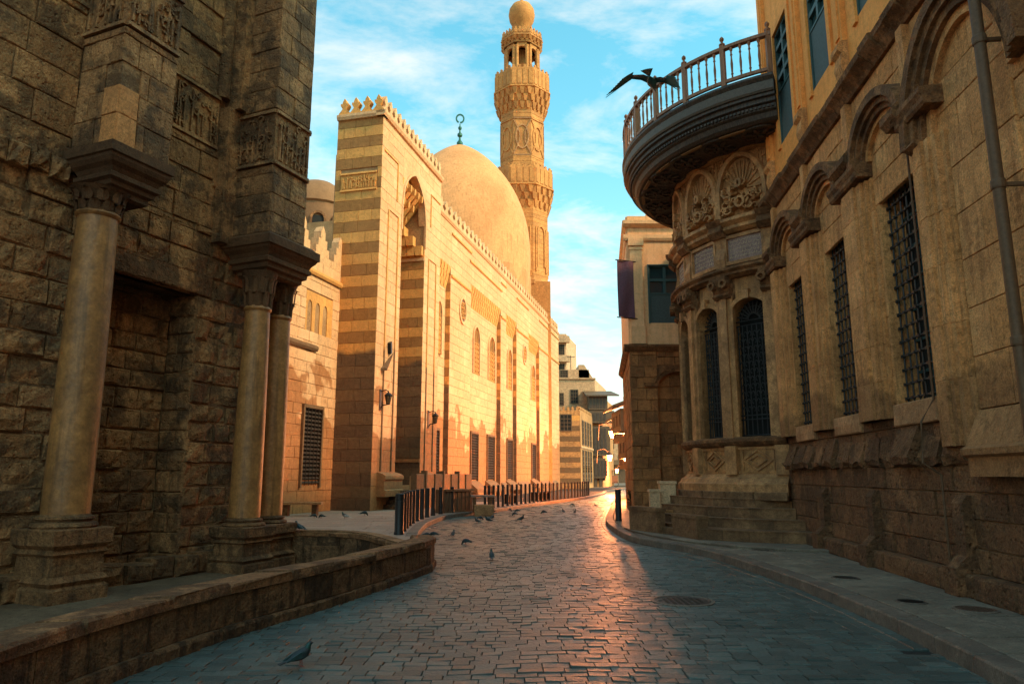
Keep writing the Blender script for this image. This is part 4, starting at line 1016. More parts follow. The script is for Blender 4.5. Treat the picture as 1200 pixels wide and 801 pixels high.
def stepm(q, fr, u, z, w, h, y0, y1):
    st = [(-.5,0),(-.5,.2),(-.36,.2),(-.36,.42),(-.24,.42),(-.24,.64),(-.12,.64),(-.12,.84),(0,1),(.12,.84),(.12,.64),(.24,.64),(.24,.42),(.36,.42),(.36,.2),(.5,.2),(.5,0)]
    n = len(st); V = [fr.pt(u+x*w, y0, z+t*h) for x, t in st]+[fr.pt(u+x*w, y1, z+t*h) for x, t in st]
    q.add(V, [tuple(range(n)), tuple(range(2*n-1, n-1, -1))]+[(i,(i+1)%n,n+(i+1)%n,n+i) for i in range(n)])
merlons(FG, -9.0, 1.5, 7, WH, 1.6, 0, .35, wg, M_cream, 'stepped_merlon', stepm)
q = MB(); q.fbox(FG, .95, 1.3, -.5, .1, GZ, 7.5); q.fbox(FG, .95, 1.4, -.75, .1, GZ, 1.6); q.build('buttress', M_cream, wg)
# domed kiosk behind the wing
p = at(372, 240, 44)
M_kd = M_kbrown
kc = thing('roof_kiosk', 'brown arched kiosk with a low dome behind the stepped crenellations', 'dome', (p[0],44,9))
q = MB(); ztop = at(378,214,44)[2]
q.lathe((p[0],44,0), [(2.0,9),(2.0,ztop-2.0),(2.15,ztop-1.9),(2.05,ztop-1.4),(1.7,ztop-.7),(1.0,ztop-.2),(.1,ztop)], 24, cap=False); q.build('dome', M_kd, kc, smooth=True)
for k in range(10):
    a = 2*math.pi*k/10; fr = Frame((p[0]+2.02*math.cos(a), 44+2.02*math.sin(a)), (-math.sin(a), math.cos(a)))
    q = MB(); q.band(fr, [(-.35,ztop-4.6)]+arch(0,.7,ztop-3.2,.4,'round',8)+[(.35,ztop-4.6)], [(0,-.12),(.14,-.12),(.14,.05),(0,.05)]); f = q.build('arch_frame', M_mould, kc)
    q = MB(); q.fbox(fr, -.35, .35, -.03, .0, ztop-4.6, ztop-2.95); q.build('opening', M_void, f, origin=ORG[kc.name])
# ------- wall lanterns on the mosque
def lantern(px_, py_, label, fr=FM, out=.38):
    u, z = fr.px(px_, py_, out); b0 = fr.pt(u, -out, z)
    t = thing('wall_lantern', label, 'lantern', fr.pt(u, 0, z), 'unlit lanterns on the mosque wall')
    x, y = b0[0], b0[1]; q = MB(); q.tube([fr.pt(u,0,z-.4), fr.pt(u,-.12,z-.24), fr.pt(u,-out,z-.20)], .025); q.tube([fr.pt(u,0,z+.35), fr.pt(u,-out*.7,z+.42), fr.pt(u,-out,z+.34)], .022)
    q.fbox(fr, u-.1, u+.1, -.03, .0, z-.45, z+.45); q.build('bracket', M_iron, t)
    q = MB(); q.lathe((x,y,z), [(.04,-.22),(.09,-.19),(.15,.14),(.17,.16),(.17,.19),(.08,.28),(.03,.31),(.02,.38)], 6)
    q.build('lantern_cap', M_iron, t)
    q = MB(); q.lathe((x,y,z), [(.095,-.18),(.156,.135)], 6, a0=.5); q.build('glass', M_lglass, t); return t
lantern(455, 468, 'black iron wall lantern on the portal beside its striped corner')
lantern(510, 491, 'black iron wall lantern farther right beyond the portal doorway recess')
# floodlight on a slanting board sticking out of the portal
u0, z0 = FM.px(464, 412, .1); u1, z1 = FM.px(487, 431, 1.6)
fl = thing('floodlight', 'small dark floodlight standing on a slanting board at the portal recess', 'floodlight', FM.pt(u0,0,z0))
A = FM.pt(u0, 0.2, z0); Bp = FM.pt(u1, -.1, z1)
q = MB(); dd = Frame(A[:2], (Bp[0]-A[0], Bp[1]-A[1])); LL = math.dist(A[:2], Bp[:2])
q.hexa([dd.pt(0,-.18,z0-.06),dd.pt(LL,-.18,z1-.06),dd.pt(LL,.18,z1-.06),dd.pt(0,.18,z0-.06),dd.pt(0,-.18,z0+.04),dd.pt(LL,-.18,z1+.04),dd.pt(LL,.18,z1+.04),dd.pt(0,.18,z0+.04)]); q.build('board', M_brown, fl)
q = MB(); mpt = dd.pt(LL*.42, 0, (z0*.58+z1*.42)); q.tube([mpt, (mpt[0],mpt[1],mpt[2]+.35)], .03)
q.build('stem', M_iron, fl); q = MB(); q.hexa([dd.pt(LL*.42-.16,-.2,mpt[2]+.3),dd.pt(LL*.42+.12,-.2,mpt[2]+.2),dd.pt(LL*.42+.12,.2,mpt[2]+.2),dd.pt(LL*.42-.16,.2,mpt[2]+.3),dd.pt(LL*.42-.05,-.2,mpt[2]+.8),dd.pt(LL*.42+.2,-.2,mpt[2]+.68),dd.pt(LL*.42+.2,.2,mpt[2]+.68),dd.pt(LL*.42-.05,.2,mpt[2]+.8)]); q.build('lamp_head', M_iron, fl)
# ------- stair parapet of stone panels in front of the long wall, wooden barrier, bench, posts
sp = thing('stair_parapet', 'orange stone stair parapet of upright panels beyond the portal', 'wall', FM.pt(9,-1.3,GZ))
FS = Frame(FM.pt(0,-1.4,0)[:2], FM.d)
u0, _ = FS.px(487, 585); u1, _ = FS.px(553, 585)
q = MB(); q.fbox(FS, u0, u1, .05, .3, GZ, 1.55); q.build('parapet_core', M_mortar, sp)
n = 7
for i in range(n):
    a = u0+(u1-u0)*i/n; q = MB(); q.block(FS, a+.04, GZ, (u1-u0)/n-.08, 1.5, 0, .1, .03, .01); q.build('stone_panel', M_cream if i % 2 else M_ochre, sp, origin=FS.pt(a,0,GZ))
    q = MB(); q.fbox(FS, a-.07, a+.07, -.06, .2, GZ, 1.78 if i % 2 else 1.62); q.build('post', M_ochre, sp, origin=FS.pt(a,0,GZ))
bx = thing('wooden_barrier', 'low brown panelled wooden barrier at the end of the near row of bollards', 'barrier', (-2.2,29.2,.15))
FX = Frame(gp(521,601,.15)[:2], (lambda a, b: (b[0]-a[0], b[1]-a[1]))(gp(521,601,.15), gp(554,598.5,.15)))
q = MB(); wl2 = math.dist(gp(521,601,.15), gp(554,598.5,.15)); q.fbox(FX, .04, wl2-.04, .03, .5, .17, 1.0); q.build('box', M_pwood, bx)
for i in range(7): q = MB(); q.block(FX, wl2*i/7+.02, .2, wl2/7-.04, .72, -.01, .05, .02, .0); q.build('board', M_pwood, bx, origin=FX.pt(wl2*i/7,0,.2))
q = MB(); q.fbox(FX, 0, wl2, -.05, .55, .96, 1.04); q.fbox(FX, 0, wl2, -.04, .52, .15, .22); q.build('rail', M_mwood, bx)
ORD = 'first second third fourth fifth sixth seventh eighth ninth tenth eleventh twelfth thirteenth fourteenth fifteenth sixteenth seventeenth eighteenth nineteenth twentieth'.split()+['twenty-'+w for w in 'first second third fourth fifth sixth seventh eighth ninth'.split()]
def bollard(loc, h, r, label, group, k=1.0, first=[None]):
    if first[0] is None:
        t = thing('bollard', label, 'bollard', (0,0,0), group); q = MB()
        q.lathe((0,0,0), [(r*1.12,0),(r*1.12,.05),(r,.07),(r,.80),(r*.93,.81),(r*.93,.835),(r,.845),(r,.95)], 18); q.build('post', M_bollard, t, smooth=True)
        q = MB(); q.lathe((0,0,0), [(r*.98,.94),(r*.98,.975),(r*.8,.995),(.01,1.0)], 18); q.build('cap', M_bollard, t, smooth=True); first[0] = t; t.location = loc; t.scale = (k,k,1); ORG[t.name] = (0,0,0); return t
    d = dup(first[0], loc, 0, label); d['group'] = group; d.scale = (k,k,1); return d
bollard((-2.80,18.3,.15), .95, .125, 'nearest black bollard of the left row beside the curved parapet end', 'bollards along the left kerb near the plaza', .9)
for i in range(1, 11):
    t = i/10; x = -2.80+(-2.95+2.80)*math.sin(t*1.57)+.0; y = 18.3+10.4*t**1.0
    x = interp(KL, y)-.42
    bollard((x, y, .15), .95, .125, 'black bollard, %s from the parapet end in the short left row'%ORD[i] if i < 10 else 'last black bollard of the short left row, touching the wooden barrier', 'bollards along the left kerb near the plaza', .62)
for i in range(29):
    y = 31.8+(53-31.8)*(i/28)**1.12; x = interp(KL, y)-.45
    bollard((x, y, .15), .95, .125, 'slim black bollard, %s from the left in the long far row before the mosque'%ORD[i], 'bollards along the far kerb in front of the mosque', .5)
q0 = gp(725,610,.15); bollard((q0[0],q0[1],.15), .95, .125, 'single black bollard on the tip of the right pavement', 'lone bollard on the right', .8) 
# benches behind the far bollards
def bench(loc, rz, label, mat, legs, L_=1.4, group=None, top=None):
    t = thing('bench', label, 'bench', loc, group, rz); ORG[t.name] = (0,0,0); q = MB(); F0 = Frame((0,0), (1,0))
    q.fbox(F0, -L_/2, L_/2, -.22, .22, .40, .48); q.build('seat', top or mat, t, origin=(0,0,0))
    for s in (-1, 1): q = MB(); q.fbox(F0, s*L_*.34-.09, s*L_*.34+.09, -.18, .18, 0, .40); q.build('leg', legs, t, origin=(0,0,0))
    ORG[t.name] = (0,0,0); return t
b0 = gp(352,604,.15); bench((b0[0],b0[1],.15), R(4), 'long grey stone bench on the plaza in front of the louvred door', M_sill, M_dark, 1.5, None)
for i, (px_, py_) in enumerate(((610,590),(640,586),(649,585))): 
    p = gp(px_, py_, .15); bench((p[0]-.5,p[1]+.3,.15), R(70), 'dark bench behind the far bollards, %s from the left'%ORD[i], M_iron, M_iron, 1.6, 'dark benches behind the far bollards')
p = gp(566,600,.15)
tb = thing('stone_table', 'small dark topped table beside a pale stone block at the kerb bend', 'table', (p[0],p[1],.15)); F0 = Frame((p[0]-.45,p[1]), (1,.1))
q = MB(); q.fbox(F0, 0, .95, .4, .9, .72, .80); q.build('table_top', M_pink, tb)
for s in (.08, .72): q = MB(); q.fbox(F0, s, s+.12, .42, .85, .15, .72); q.build('leg', M_dark, tb)
pb = MB(); pb.fbox(F0, .12, .85, -.1, .35, .0, .44); pb.block(F0, .10, .02, .78, .43, -.12, .0, .03, .01); tag(pb.build('stone_block', M_sill, origin=(p[0],p[1],0)), 'pale square stone block at the kerb bend beside the cobbles', 'stone block')
# ================================================================== RIGHT: LONG WALL BUILDING
random.seed(31)
FR = Frame((5.58, 8.0), (-.1, -1))            # u runs towards the camera
rb = thing('street_building', 'long tan stone street front with tall grilled windows, orange plaster storey above', 'building', (6.0,10,.14))
YE = -9.07                                     # far end of the long wall
WINS = [(-8.05,-6.85),(-5.55,-4.35),(-2.9,-1.62)]; WZ0, WZ1 = 2.65, 6.05; WD = .38
CZ = 8.0
c = MB()
us = [YE]+[x for w in WINS for x in w]+[6.0]
for a, b_ in zip(us[0::2], us[1::2]): c.fbox(FR, a+.03, b_-.03, .04, 2.4, .1, CZ+.3)
for a, b_ in WINS: c.fbox(FR, a-.03, b_+.03, .04, 2.4, .1, WZ0-.03); c.fbox(FR, a-.03, b_+.03, .04, 2.4, WZ1+.03, CZ+.3); c.fbox(FR, a-.03, b_+.03, WD+.12, 2.4, WZ0-.03, WZ1+.03)
c.fbox(FR, 5.9, 22, .0, 2.4, .1, CZ+.3)
c.build('wall', M_mortar, rb)
lowc = lambda k, u, z: random.uniform(-.03, .015)
hol = [(a, b_, WZ0, WZ1) for a, b_ in WINS]
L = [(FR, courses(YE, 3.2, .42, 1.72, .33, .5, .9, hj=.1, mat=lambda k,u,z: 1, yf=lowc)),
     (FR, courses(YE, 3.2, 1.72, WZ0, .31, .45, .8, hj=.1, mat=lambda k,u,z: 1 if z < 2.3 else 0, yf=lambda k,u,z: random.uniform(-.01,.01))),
     (FR, courses(YE, 3.2, WZ0, CZ, .45, .6, 1.0, hol, hj=.06, mat=lambda k,u,z: 0, yf=lambda k,u,z: random.uniform(-.004,.004)))]
for a, b_ in WINS:                              # far reveal of each window, facing the camera
    fj = Frame(FR.pt(a, 0, 0)[:2], FR.n); L.append((Frame(FR.pt(a, 0, 0)[:2], FR.n), [])) 
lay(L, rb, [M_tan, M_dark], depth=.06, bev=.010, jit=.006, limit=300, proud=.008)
q = MB()
for a, b_ in WINS:
    for s in (a, b_): q.fbox(FR, s-(.0 if s == b_ else .06)-.0, s+(.06 if s == b_ else 0), .0, WD+.12, WZ0, WZ1)
    q.fbox(FR, a, b_, .0, WD+.12, WZ1, WZ1+.05)
q.build('window_reveal', M_tan, rb)
# base plinth
pl_ = [(YE+.3+i*.88, .14, .87, .28, 0, -.20) for i in range(14)]
lay([(FR, pl_)], rb, [M_dark], name='plinth_stone', depth=.26, bev=.03, jit=.012, grid=True, proud=.01)
q = MB()
for i in range(14): q.fbox(FR, YE+.3+i*.88+.01, YE+.3+i*.88+.86, -.17, .05, .14, .40)
q.build('plinth_core', M_dark, rb, stuff=True)
for u in (-4.05, -1.2, -6.5):
    q = MB(); q.fbox(FR, u-.17, u+.17, -.30, .02, .14, .48); q.fextr(FR, [(-.26,.48),(-.13,.62),(-.13,1.25),(-.06,1.35),(.02,1.35),(.02,.48)], u-.13, u+.13); q.build('pilaster_foot', M_dark, rb)
# sloping weathered sill blocks under the windows
random.seed(5)
for i in range(13):
    u = YE+.25+i*.66
    if u > -.75: break
    dz = random.uniform(-.14,.06); dp_ = random.uniform(-.09,.09); w = random.uniform(.5,.645)
    q = MB(); z = 1.72
    P = [(-.13-dp_,z+.02),(-.17-dp_,z+.12),(-.14-dp_*.6,z+.20+dz),(-.02,z+.54+dz),(.05,z+.54+dz),(.05,z)]
    q.fextr(FR, P, u, u+w, n=3)
    q.v = [(x+random.uniform(-.03,.03), y+random.uniform(-.025,.025), zz+random.uniform(-.035,.035)) for x, y, zz in q.v]
    q.build('sloping_stone', M_cope if i in (3,10) else M_dark, rb)
for a, b_ in WINS:                                  # pale sill blocks
    q = MB(); q.block(FR, a-.05, 2.31, b_-a+.1, .33, -.07, .3, .02, .01, 0, True); q.fbox(FR, a, b_, .0, WD, 2.4, 2.63); q.build('window_sill', M_sill, rb)
# pilasters: stepped strips between the windows
def pilaster(u0, u1, z0, z1, steps, mat, name='pilaster', cap=True):
    """cut stones one on another; steps=[(inset, projection)]"""
    q0 = z0
    while q0 < z1-.05:
        h = min(random.uniform(.55,.85), z1-q0)
        if z1-(q0+h) < .25: h = z1-q0
        q = MB()
        for ins, pr2 in steps:
            q.fextr(FR, [(-pr2+.006,q0+.001),(-pr2,q0+.006),(-pr2,q0+h-.006),(-pr2+.006,q0+h-.001),(.02,q0+h-.001),(.02,q0+.001)], u0+ins, u1-ins)
        j = random.uniform(-.002,.002); q.v = [(x+j, y, z) for x, y, z in q.v]
        q.build(name+'_stone', mat, rb, origin=FR.pt((u0+u1)/2, 0, q0)); q0 += h
ST = [(0,.05),(.10,.10),(.20,.15),(.38,.20)]
for u0, u1 in ((-6.80,-5.62),(-4.28,-3.0)): pilaster(u0, u1, 2.45, 6.35, ST, M_tan)
pilaster(-9.0, -8.15, 2.45, 6.35, [(0,.07),(.10,.14),(.24,.22)], M_tan)
pilaster(-1.5, -.62, 1.95, 6.0, [(0,.06),(.10,.13),(.22,.17),(.34,.21)], M_tan)
for u0, u1 in ((-6.80,-5.62),(-4.28,-3.0),(-9.0,-8.15),(-1.5,-.62)):
    q = MB(); q.fextr(FR, [(-.24,6.38),(-.27,6.42),(-.27,6.48),(-.31,6.55),(-.31,6.62),(.02,6.64),(.02,6.38)], u0-.0, u1+.0); q.build('pilaster_cap', M_mould, rb)
# window iron grilles and glass
for a, b_ in WINS:
    q = MB(); q.fbox(FR, a, b_, WD, WD+.03, WZ0, WZ1); f = q.build('window', M_void, rb)
    q = MB()
    for i in range(1, 3): q.fbox(FR, a+(b_-a)*i/3-.02, a+(b_-a)*i/3+.02, WD-.04, WD+.01, WZ0, WZ1)
    for j in range(1, 7): q.fbox(FR, a, b_, WD-.04, WD+.01, WZ0+3.4*j/7-.02, WZ0+3.4*j/7+.02)
    q.build('sash', M_teal, f, origin=ORG[rb.name])
    q = MB(); n = 6; mz = 15
    for i in range(n+1): q.tube([FR.pt(a+.04+(b_-a-.08)*i/n, .14, WZ0), FR.pt(a+.04+(b_-a-.08)*i/n, .14, WZ1)], .014, 6)
    for j in range(mz+1):
        z = WZ0+.08+(WZ1-WZ0-.16)*j/mz; q.tube([FR.pt(a,.125,z), FR.pt(b_,.125,z)], .014, 6)
        for i in range(n+1): 
            if j < mz+1: q.fbox(FR, a+.04+(b_-a-.08)*i/n-.022, a+.04+(b_-a-.08)*i/n+.022, .10, .155, z-.022, z+.022)
    q.build('grille', M_ironG, f, origin=ORG[rb.name])
# hood arches of several stepped orders
def hood(uc, hw, zs, rise, mat, orders, name, kind='round', n=16):
    for k, (o, th, pr2) in enumerate(orders):
        q = MB(); ap = arch(uc, 2*(hw+o), zs, rise+o, kind, n)
        q.band(FR, ap, [(0,-pr2),(th,-pr2),(th*1.05,.02),(0,.02)]); q.build(name, mat if k else M_tan, rb)
for a, b_ in WINS:
    uc = (a+b_)/2-.08
    hood(uc, .62, 6.62, .42, M_mould, [(0,.08,.08),(.08,.09,.14),(.17,.09,.20),(.26,.14,.27)], 'hood_arch')
    for s in (-1, 1):
        q = MB(); q.fextr(FR, [(-.24,6.62),(-.26,6.57),(-.19,6.50),(-.12,6.44),(-.05,6.40),(.02,6.39),(.02,6.62)], uc+s*.83-.13, uc+s*.83+.13); q.build('arch_bracket', M_mould, rb)
for u0, u1 in ((-6.55,-5.9),(-4.1,-3.3),(-9.0,-8.45)):
    q = MB(); q.fextr(FR, [(-.24,6.72),(-.33,6.80),(-.33,6.9),(-.26,6.98),(.02,7.02),(.02,6.72)], u0, u1); q.build('label_moulding', M_mould, rb)
hood(-.02, .86, 6.02, 1.12, M_mould, [(0,.12,.08),(.12,.12,.15),(.24,.12,.21),(.36,.16,.27)], 'great_hood_arch', 'round', 20)
for s in (-1,):
    q = MB(); q.fextr(FR, [(-.25,6.05),(-.27,6.01),(-.20,5.96),(-.10,5.92),(.02,5.91),(.02,6.05)], -.02+s*1.13-.17, -.02+s*1.13+.14); q.build('arch_bracket', M_mould, rb)
q = MB(); q.fextr(FR, [(-.28,6.50),(-.36,6.60),(-.36,6.70),(-.26,6.80),(.02,6.9),(.02,6.5)], -1.75, -1.32); q.build('label_moulding', M_mould, rb)
for u in (-3.75,-6.25,-1.45,-8.7):
    q = MB(); q.fbox(FR, u-.10, u+.10, -.10, .02, 6.95, CZ); q.build('upper_pilaster', M_tan, rb)
# projecting base of the blank bay nearest the camera
for i in range(6):
    u = -.66+i*.72; q = MB()
    q.fextr(FR, [(-.20,1.58),(-.20,1.80),(-.27,1.83),(-.28,1.90),(-.21,1.94),(-.03,2.36),(.02,2.36),(.02,1.58)], u+.004, u+.716, n=2); q.build('projecting_base', M_tan, rb)
lay([(Frame(FR.pt(0,-.03,0)[:2], FR.d), courses(-.60, .80, 2.37, 5.9, .62, .7, 1.0, hj=.05))], rb, [M_tan], name='panel_stone', depth=.06, bev=.006, jit=.003, proud=.004)
# cornice between the stone and the plaster storey: separate weathered blocks
i = 0; u = YE-.1
while u < 4:
    w = random.uniform(.42,.6); q = MB(); e = random.uniform(-.03,.03); zz = random.uniform(-.02,.03)
    q.fextr(FR, [(-.06,CZ),(-.10,CZ+.06),(-.16-e,CZ+.12),(-.26-e,CZ+.2+zz),(-.28-e,CZ+.29+zz),(-.22,CZ+.33),(.03,CZ+.36),(.03,CZ)], u+.006, u+w-.006)
    q.build('cornice_stone', M_mould, rb); u += w
# plaster storey
UZ = 16.0; PW = [(-7.92,-6.78),(-5.5,-4.4),(-3.06,-1.96),(-.6,.5)]; PZ0, PZ1 = 9.3, 12.1
c = MB(); xs_ = [YE]+[x for w in PW for x in w]+[20.0]
for a, b_ in zip(xs_[0::2], xs_[1::2]): c.fbox(FR, a, b_, .03, 3.5, CZ+.2, UZ)
for a, b_ in PW: c.fbox(FR, a, b_, .03, 3.5, CZ+.2, PZ0); c.fbox(FR, a, b_, .03, 3.5, PZ1, UZ); c.fbox(FR, a, b_, .25, 3.5, PZ0, PZ1)
c.fbox(FR, YE+.002, 20.0, 3.5, 12, .1, UZ-.01); c.build('plaster_storey', M_plaster, rb)
def plaster_window(fr, a, b_, z0, z1, par, frame=M_plaster, split=.45, cols=2, rws=3, d0=.03, fw=.16):
    q = MB()
    for s, t_ in (((a-fw,a),(z0-fw*.6,z1+fw)),((b_,b_+fw),(z0-fw*.6,z1+fw)),((a,b_),(z1,z1+fw))): q.fbox(fr, s[0], s[1], d0-.05, d0+.05, t_[0], t_[1])
    f = q.build('window', frame, par); zm = z0+(z1-z0)*split; o = ORG[par.name]
    q = MB(); q.fbox(fr, a, b_, d0+.03, d0+.06, z0, zm); q.build('shutter_board', M_board, f, origin=o)
    q = MB(); q.fbox(fr, a, b_, d0+.08, d0+.10, zm, z1); q.build('pane', M_glass, f, origin=o)
    q = MB(); t = .05
    for u in [a+(b_-a)*k/cols for k in range(cols+1)]: q.fbox(fr, max(a,u-t), min(b_,u+t), d0+.01, d0+.075, zm, z1)
    for z in [zm+(z1-zm)*k/rws for k in range(rws+1)]: q.fbox(fr, a, b_, d0+.012, d0+.073, max(zm,z-t), min(z1,z+t))
    for u in (a, b_-t): q.fbox(fr, u, u+t, d0+.0, d0+.028, z0, zm)
    q.build('sash', M_teal, f, origin=o); return f
for a, b_ in PW: plaster_window(FR, a, b_, PZ0, PZ1, rb, rws=4)
for u in (-8.75,-6.15,-3.75,-1.3,1.1):
    q = MB(); q.fbox(FR, u-.17, u+.17, -.06, .05, 9.2, UZ-.2); q.fbox(FR, u-.09, u+.09, -.09, .0, 9.3, UZ-.3); q.build('plaster_pilaster', M_plaster, rb)
    q = MB(); q.fextr(FR, [(-.10,9.2),(-.16,9.12),(-.16,9.02),(-.09,8.96),(-.12,8.75),(-.05,8.45),(.03,8.4),(.03,9.2)], u-.17, u+.17, ); q.build('bracket', M_tan, rb)
# drain pipe and thin conduit
pp = thing('drain_pipe', 'thick rusty vertical drain pipe on the wall at the right edge', 'pipe', FR.pt(.80,-.2,.3))
q = MB(); q.tube([FR.pt(.80,-.30,1.0), FR.pt(.80,-.30,9.4)], .06, 14); q.build('pipe', M_pipe, pp, smooth=True)
for z in (1.2,2.9,4.6,6.3,8.0): q = MB(); q.lathe(FR.pt(.80,-.30,z), [(.07,0),(.075,.02),(.075,.08),(.07,.10)], 14); q.fbox(FR, .78, .82, -.28, .02, z+.03, z+.07); q.build('bracket', M_pipe, pp)
cn = MB(); cn.tube([FR.pt(-1.58,-.10,.42), FR.pt(-1.57,-.10,1.6), FR.pt(-1.60,-.30,1.75), FR.pt(-1.62,-.26,2.3), FR.pt(-1.58,-.09,2.6), FR.pt(-1.58,-.09,6.5)], .016, 8)
tag(cn.build('conduit', M_pipe, origin=FR.pt(-1.58,-.1,.4)), 'thin brown conduit running up the stone wall right of the nearest grilled window', 'pipe')
# unseen tall block added behind the street front to shade the old building
tbk = thing('unseen_shade_block', 'unseen tall plastered block added behind the plaster storey to shade the old building opposite', 'building', (11,-2,.1))
q = MB(); q.fbox(FR, -6.5, 20, 1.2, 11, UZ-.02, 25.5); q.build('wall', M_plaster, tbk)
q = MB(); q.fbox(FR, -6.6, 20.1, 1.1, 11.1, 25.5, 25.9); q.build('roof', M_far2, tbk)

# ================================================================== SABIL (round fountain house) WITH BALCONY
SC = (8.5, 20.0); SR = 3.53
CS = Cyl(SC, SR, 180, .22); U = CS.u
sb = thing('round_fountain_house', 'round marble fountain house with tall arched iron grilles at the head of the steps', 'building', (SC[0],SC[1],.14))
AW = [(215.2,232.6),(193.8,210.6),(171,187),(147,163)]            # arched windows, degrees
PA, PB = 128, 236
q = MB(); aw = sorted([(a, b_) for a, b_ in AW]); xs_ = [PA]+[x for w in aw for x in w]+[PB]
q.fbox(CS, U(PA), U(PB), .0, .5, .14, 2.42)
for a, b_ in zip(xs_[0::2], xs_[1::2]): q.fbox(CS, U(a), U(b_), .0, .5, 2.42, 6.6)
q.fbox(CS, U(PA), U(PB), .45, .9, 2.4, 10.4); q.fbox(CS, U(PA), U(PB), .0, .5, 6.55, 10.5)
q.build('wall', M_marb2, sb)
q = MB()
for r0, z0, z1 in ((3.80,.14,1.20),): pass
q.fextr(CS, [(-.32,1.12),(-.32,1.38),(-.26,1.42),(-.22,1.5),(-.12,1.56),(-.08,1.62),(.02,1.62),(.02,1.12)], U(PA), U(PB)); q.build('base_moulding', M_marb2, sb)
for i in range(9):
    a = PA+i*12; q = MB(); q.block(CS, U(a)+.01, 1.0, U(a+12)-U(a)-.02, .2, -.36, .0, .02, .01); q.build('base_stone', M_step, sb)
q = MB(); q.fextr(CS, [(-.05,2.28),(-.14,2.33),(-.20,2.40),(-.20,2.47),(-.10,2.52),(.1,2.52),(.1,2.28)], U(PA), U(PB)); q.build('sill_moulding', M_mould, sb)
# relief panels with lozenges under the windows
for a, b_ in AW:
    u0, u1 = U(a)+.02, U(b_)-.02; uc = (u0+u1)/2; zc = 1.95; q = MB()
    q.band(CS, [(u0,1.66),(u0,2.24),(u1,2.24),(u1,1.66)], [(-.035,-.06),(.035,-.06),(.035,.01),(-.035,.01)], closed=True)
    for s in (1, .55): q.band(CS, [(uc-.38*s,zc),(uc,zc+.24*s),(uc+.38*s,zc),(uc,zc-.24*s)], [(-.025,-.05),(.025,-.05),(.025,.01),(-.025,.01)], closed=True)
    q.band(CS, [(uc-.40,1.71),(uc-.40,2.2)], [(-.015,-.04),(.015,-.04),(.015,.01),(-.015,.01)]); q.band(CS, [(uc+.40,1.71),(uc+.40,2.2)], [(-.015,-.04),(.015,-.04),(.015,.01),(-.015,.01)])
    q.build('lozenge_panel', M_marb2, sb)
# pilasters: clustered slender shafts
for ac in (234.2, 213.1, 190.6, 166.5, 142):
    q = MB(); uc = U(ac)
    for du, pr2, w in ((0,.14,.10),(-.17,.09,.08),(.17,.09,.08)): q.fextr(CS, [(-pr2,2.5),(.02,2.5),(.02,6.1),(-pr2,6.1)], uc+du-w, uc+du+w)
    q.fextr(CS, [(-.16,1.6),(.02,1.6),(.02,2.3),(-.16,2.3)], uc-.16, uc+.16)
    q.build('pilaster', M_marb2, sb)
    q = MB(); q.fextr(CS, [(-.16,6.05),(-.24,6.12),(-.17,6.2),(-.24,6.35),(-.32,6.5),(-.32,6.6),(.02,6.6),(.02,6.05)], uc-.24, uc+.24)
    for s in (-1, 1): q.band(CS, [(uc+s*.17+.09*math.cos(t), 6.4+.09*math.sin(t)) for t in [k*math.pi/4 for k in range(8)]], [(-.03,-.36),(.03,-.36),(.03,-.2),(-.03,-.2)], closed=True)
    q.build('capital', M_mould, sb)
# arched windows: frame, carved spandrels, iron grille
for a, b_ in AW:
    u0, u1 = U(a), U(b_); uc = (u0+u1)/2; w = u1-u0; zs = 5.45; ri = w/2*.98
    ap = arch(uc, w, zs, ri, 'round', 18)
    q = MB(); q.band(CS, [(u0,2.5)]+ap+[(u1,2.5)], [(0,-.08),(.11,-.08),(.11,.02),(0,.30)]); q.spandrel(CS, ap, 6.6, .0, .3); q.fbox(CS, uc-.07, uc+.07, -.16, 0, zs+ri-.03, zs+ri+.22)
    f = q.build('window', M_marb2, sb); o = ORG[sb.name]
    q = MB(); q.fbox(CS, u0-.02, u1+.02, .34, .37, 2.45, 6.5); q.build('dark_glass', M_void, f, origin=o)
    q = MB(); bt = .014
    def bar(p, r_=.014): q.tube([CS.pt(x, .2, z) for x, z in p], r_, 5)
    n = 7
    for i in range(n+1): x = u0+.05+(w-.1)*i/n; h = math.sqrt(max(0, (w/2)**2-(x-uc)**2)); bar([(x,2.5),(x,zs-.1)], .016)
    for z in (2.56, 2.95, 3.05, zs-.12, zs): bar([(u0+w*k/6, z) for k in range(7)], .018)
    for k in range(13):                                 # sunburst
        t = math.pi*k/12; bar([(uc+w*.16*math.cos(t), zs+ri*.33*math.sin(t)), (uc+w*.46*math.cos(t), zs+ri*.92*math.sin(t))], .02)
    bar([(uc+w*.16*math.cos(t), zs+ri*.33*math.sin(t)) for t in [math.pi*k/10 for k in range(11)]], .022)
    bar([(uc+w*.34*math.cos(t), zs+ri*.68*math.sin(t)) for t in [math.pi*k/14 for k in range(15)]], .012)
    zz = 3.1; row = 0
    while zz < zs-.28:                                   # scrolls
        for i in range(n):
            x = u0+.05+(w-.1)*(i+.5)/n; d = 1 if (i+row) % 2 else -1
            bar([(x+d*.055*math.cos(t)*(1-t/9), zz+.1+.085*math.sin(t)*(1-t/12)) for t in [k*.9 for k in range(6)]], .011)
        zz += .19; row += 1
    q.build('grille', M_ironG, f, origin=o)
    carving(CS, u0-.12, u0+w*.16, 6.0, 6.55, -.0, sb, M_mould, int(a), 'carved_spandrel', 1.3, .022, False)
    carving(CS, u1-w*.16, u1+.12, 6.0, 6.55, -.0, sb, M_mould, int(a)+1, 'carved_spandrel', 1.3, .022, False)
q = MB()
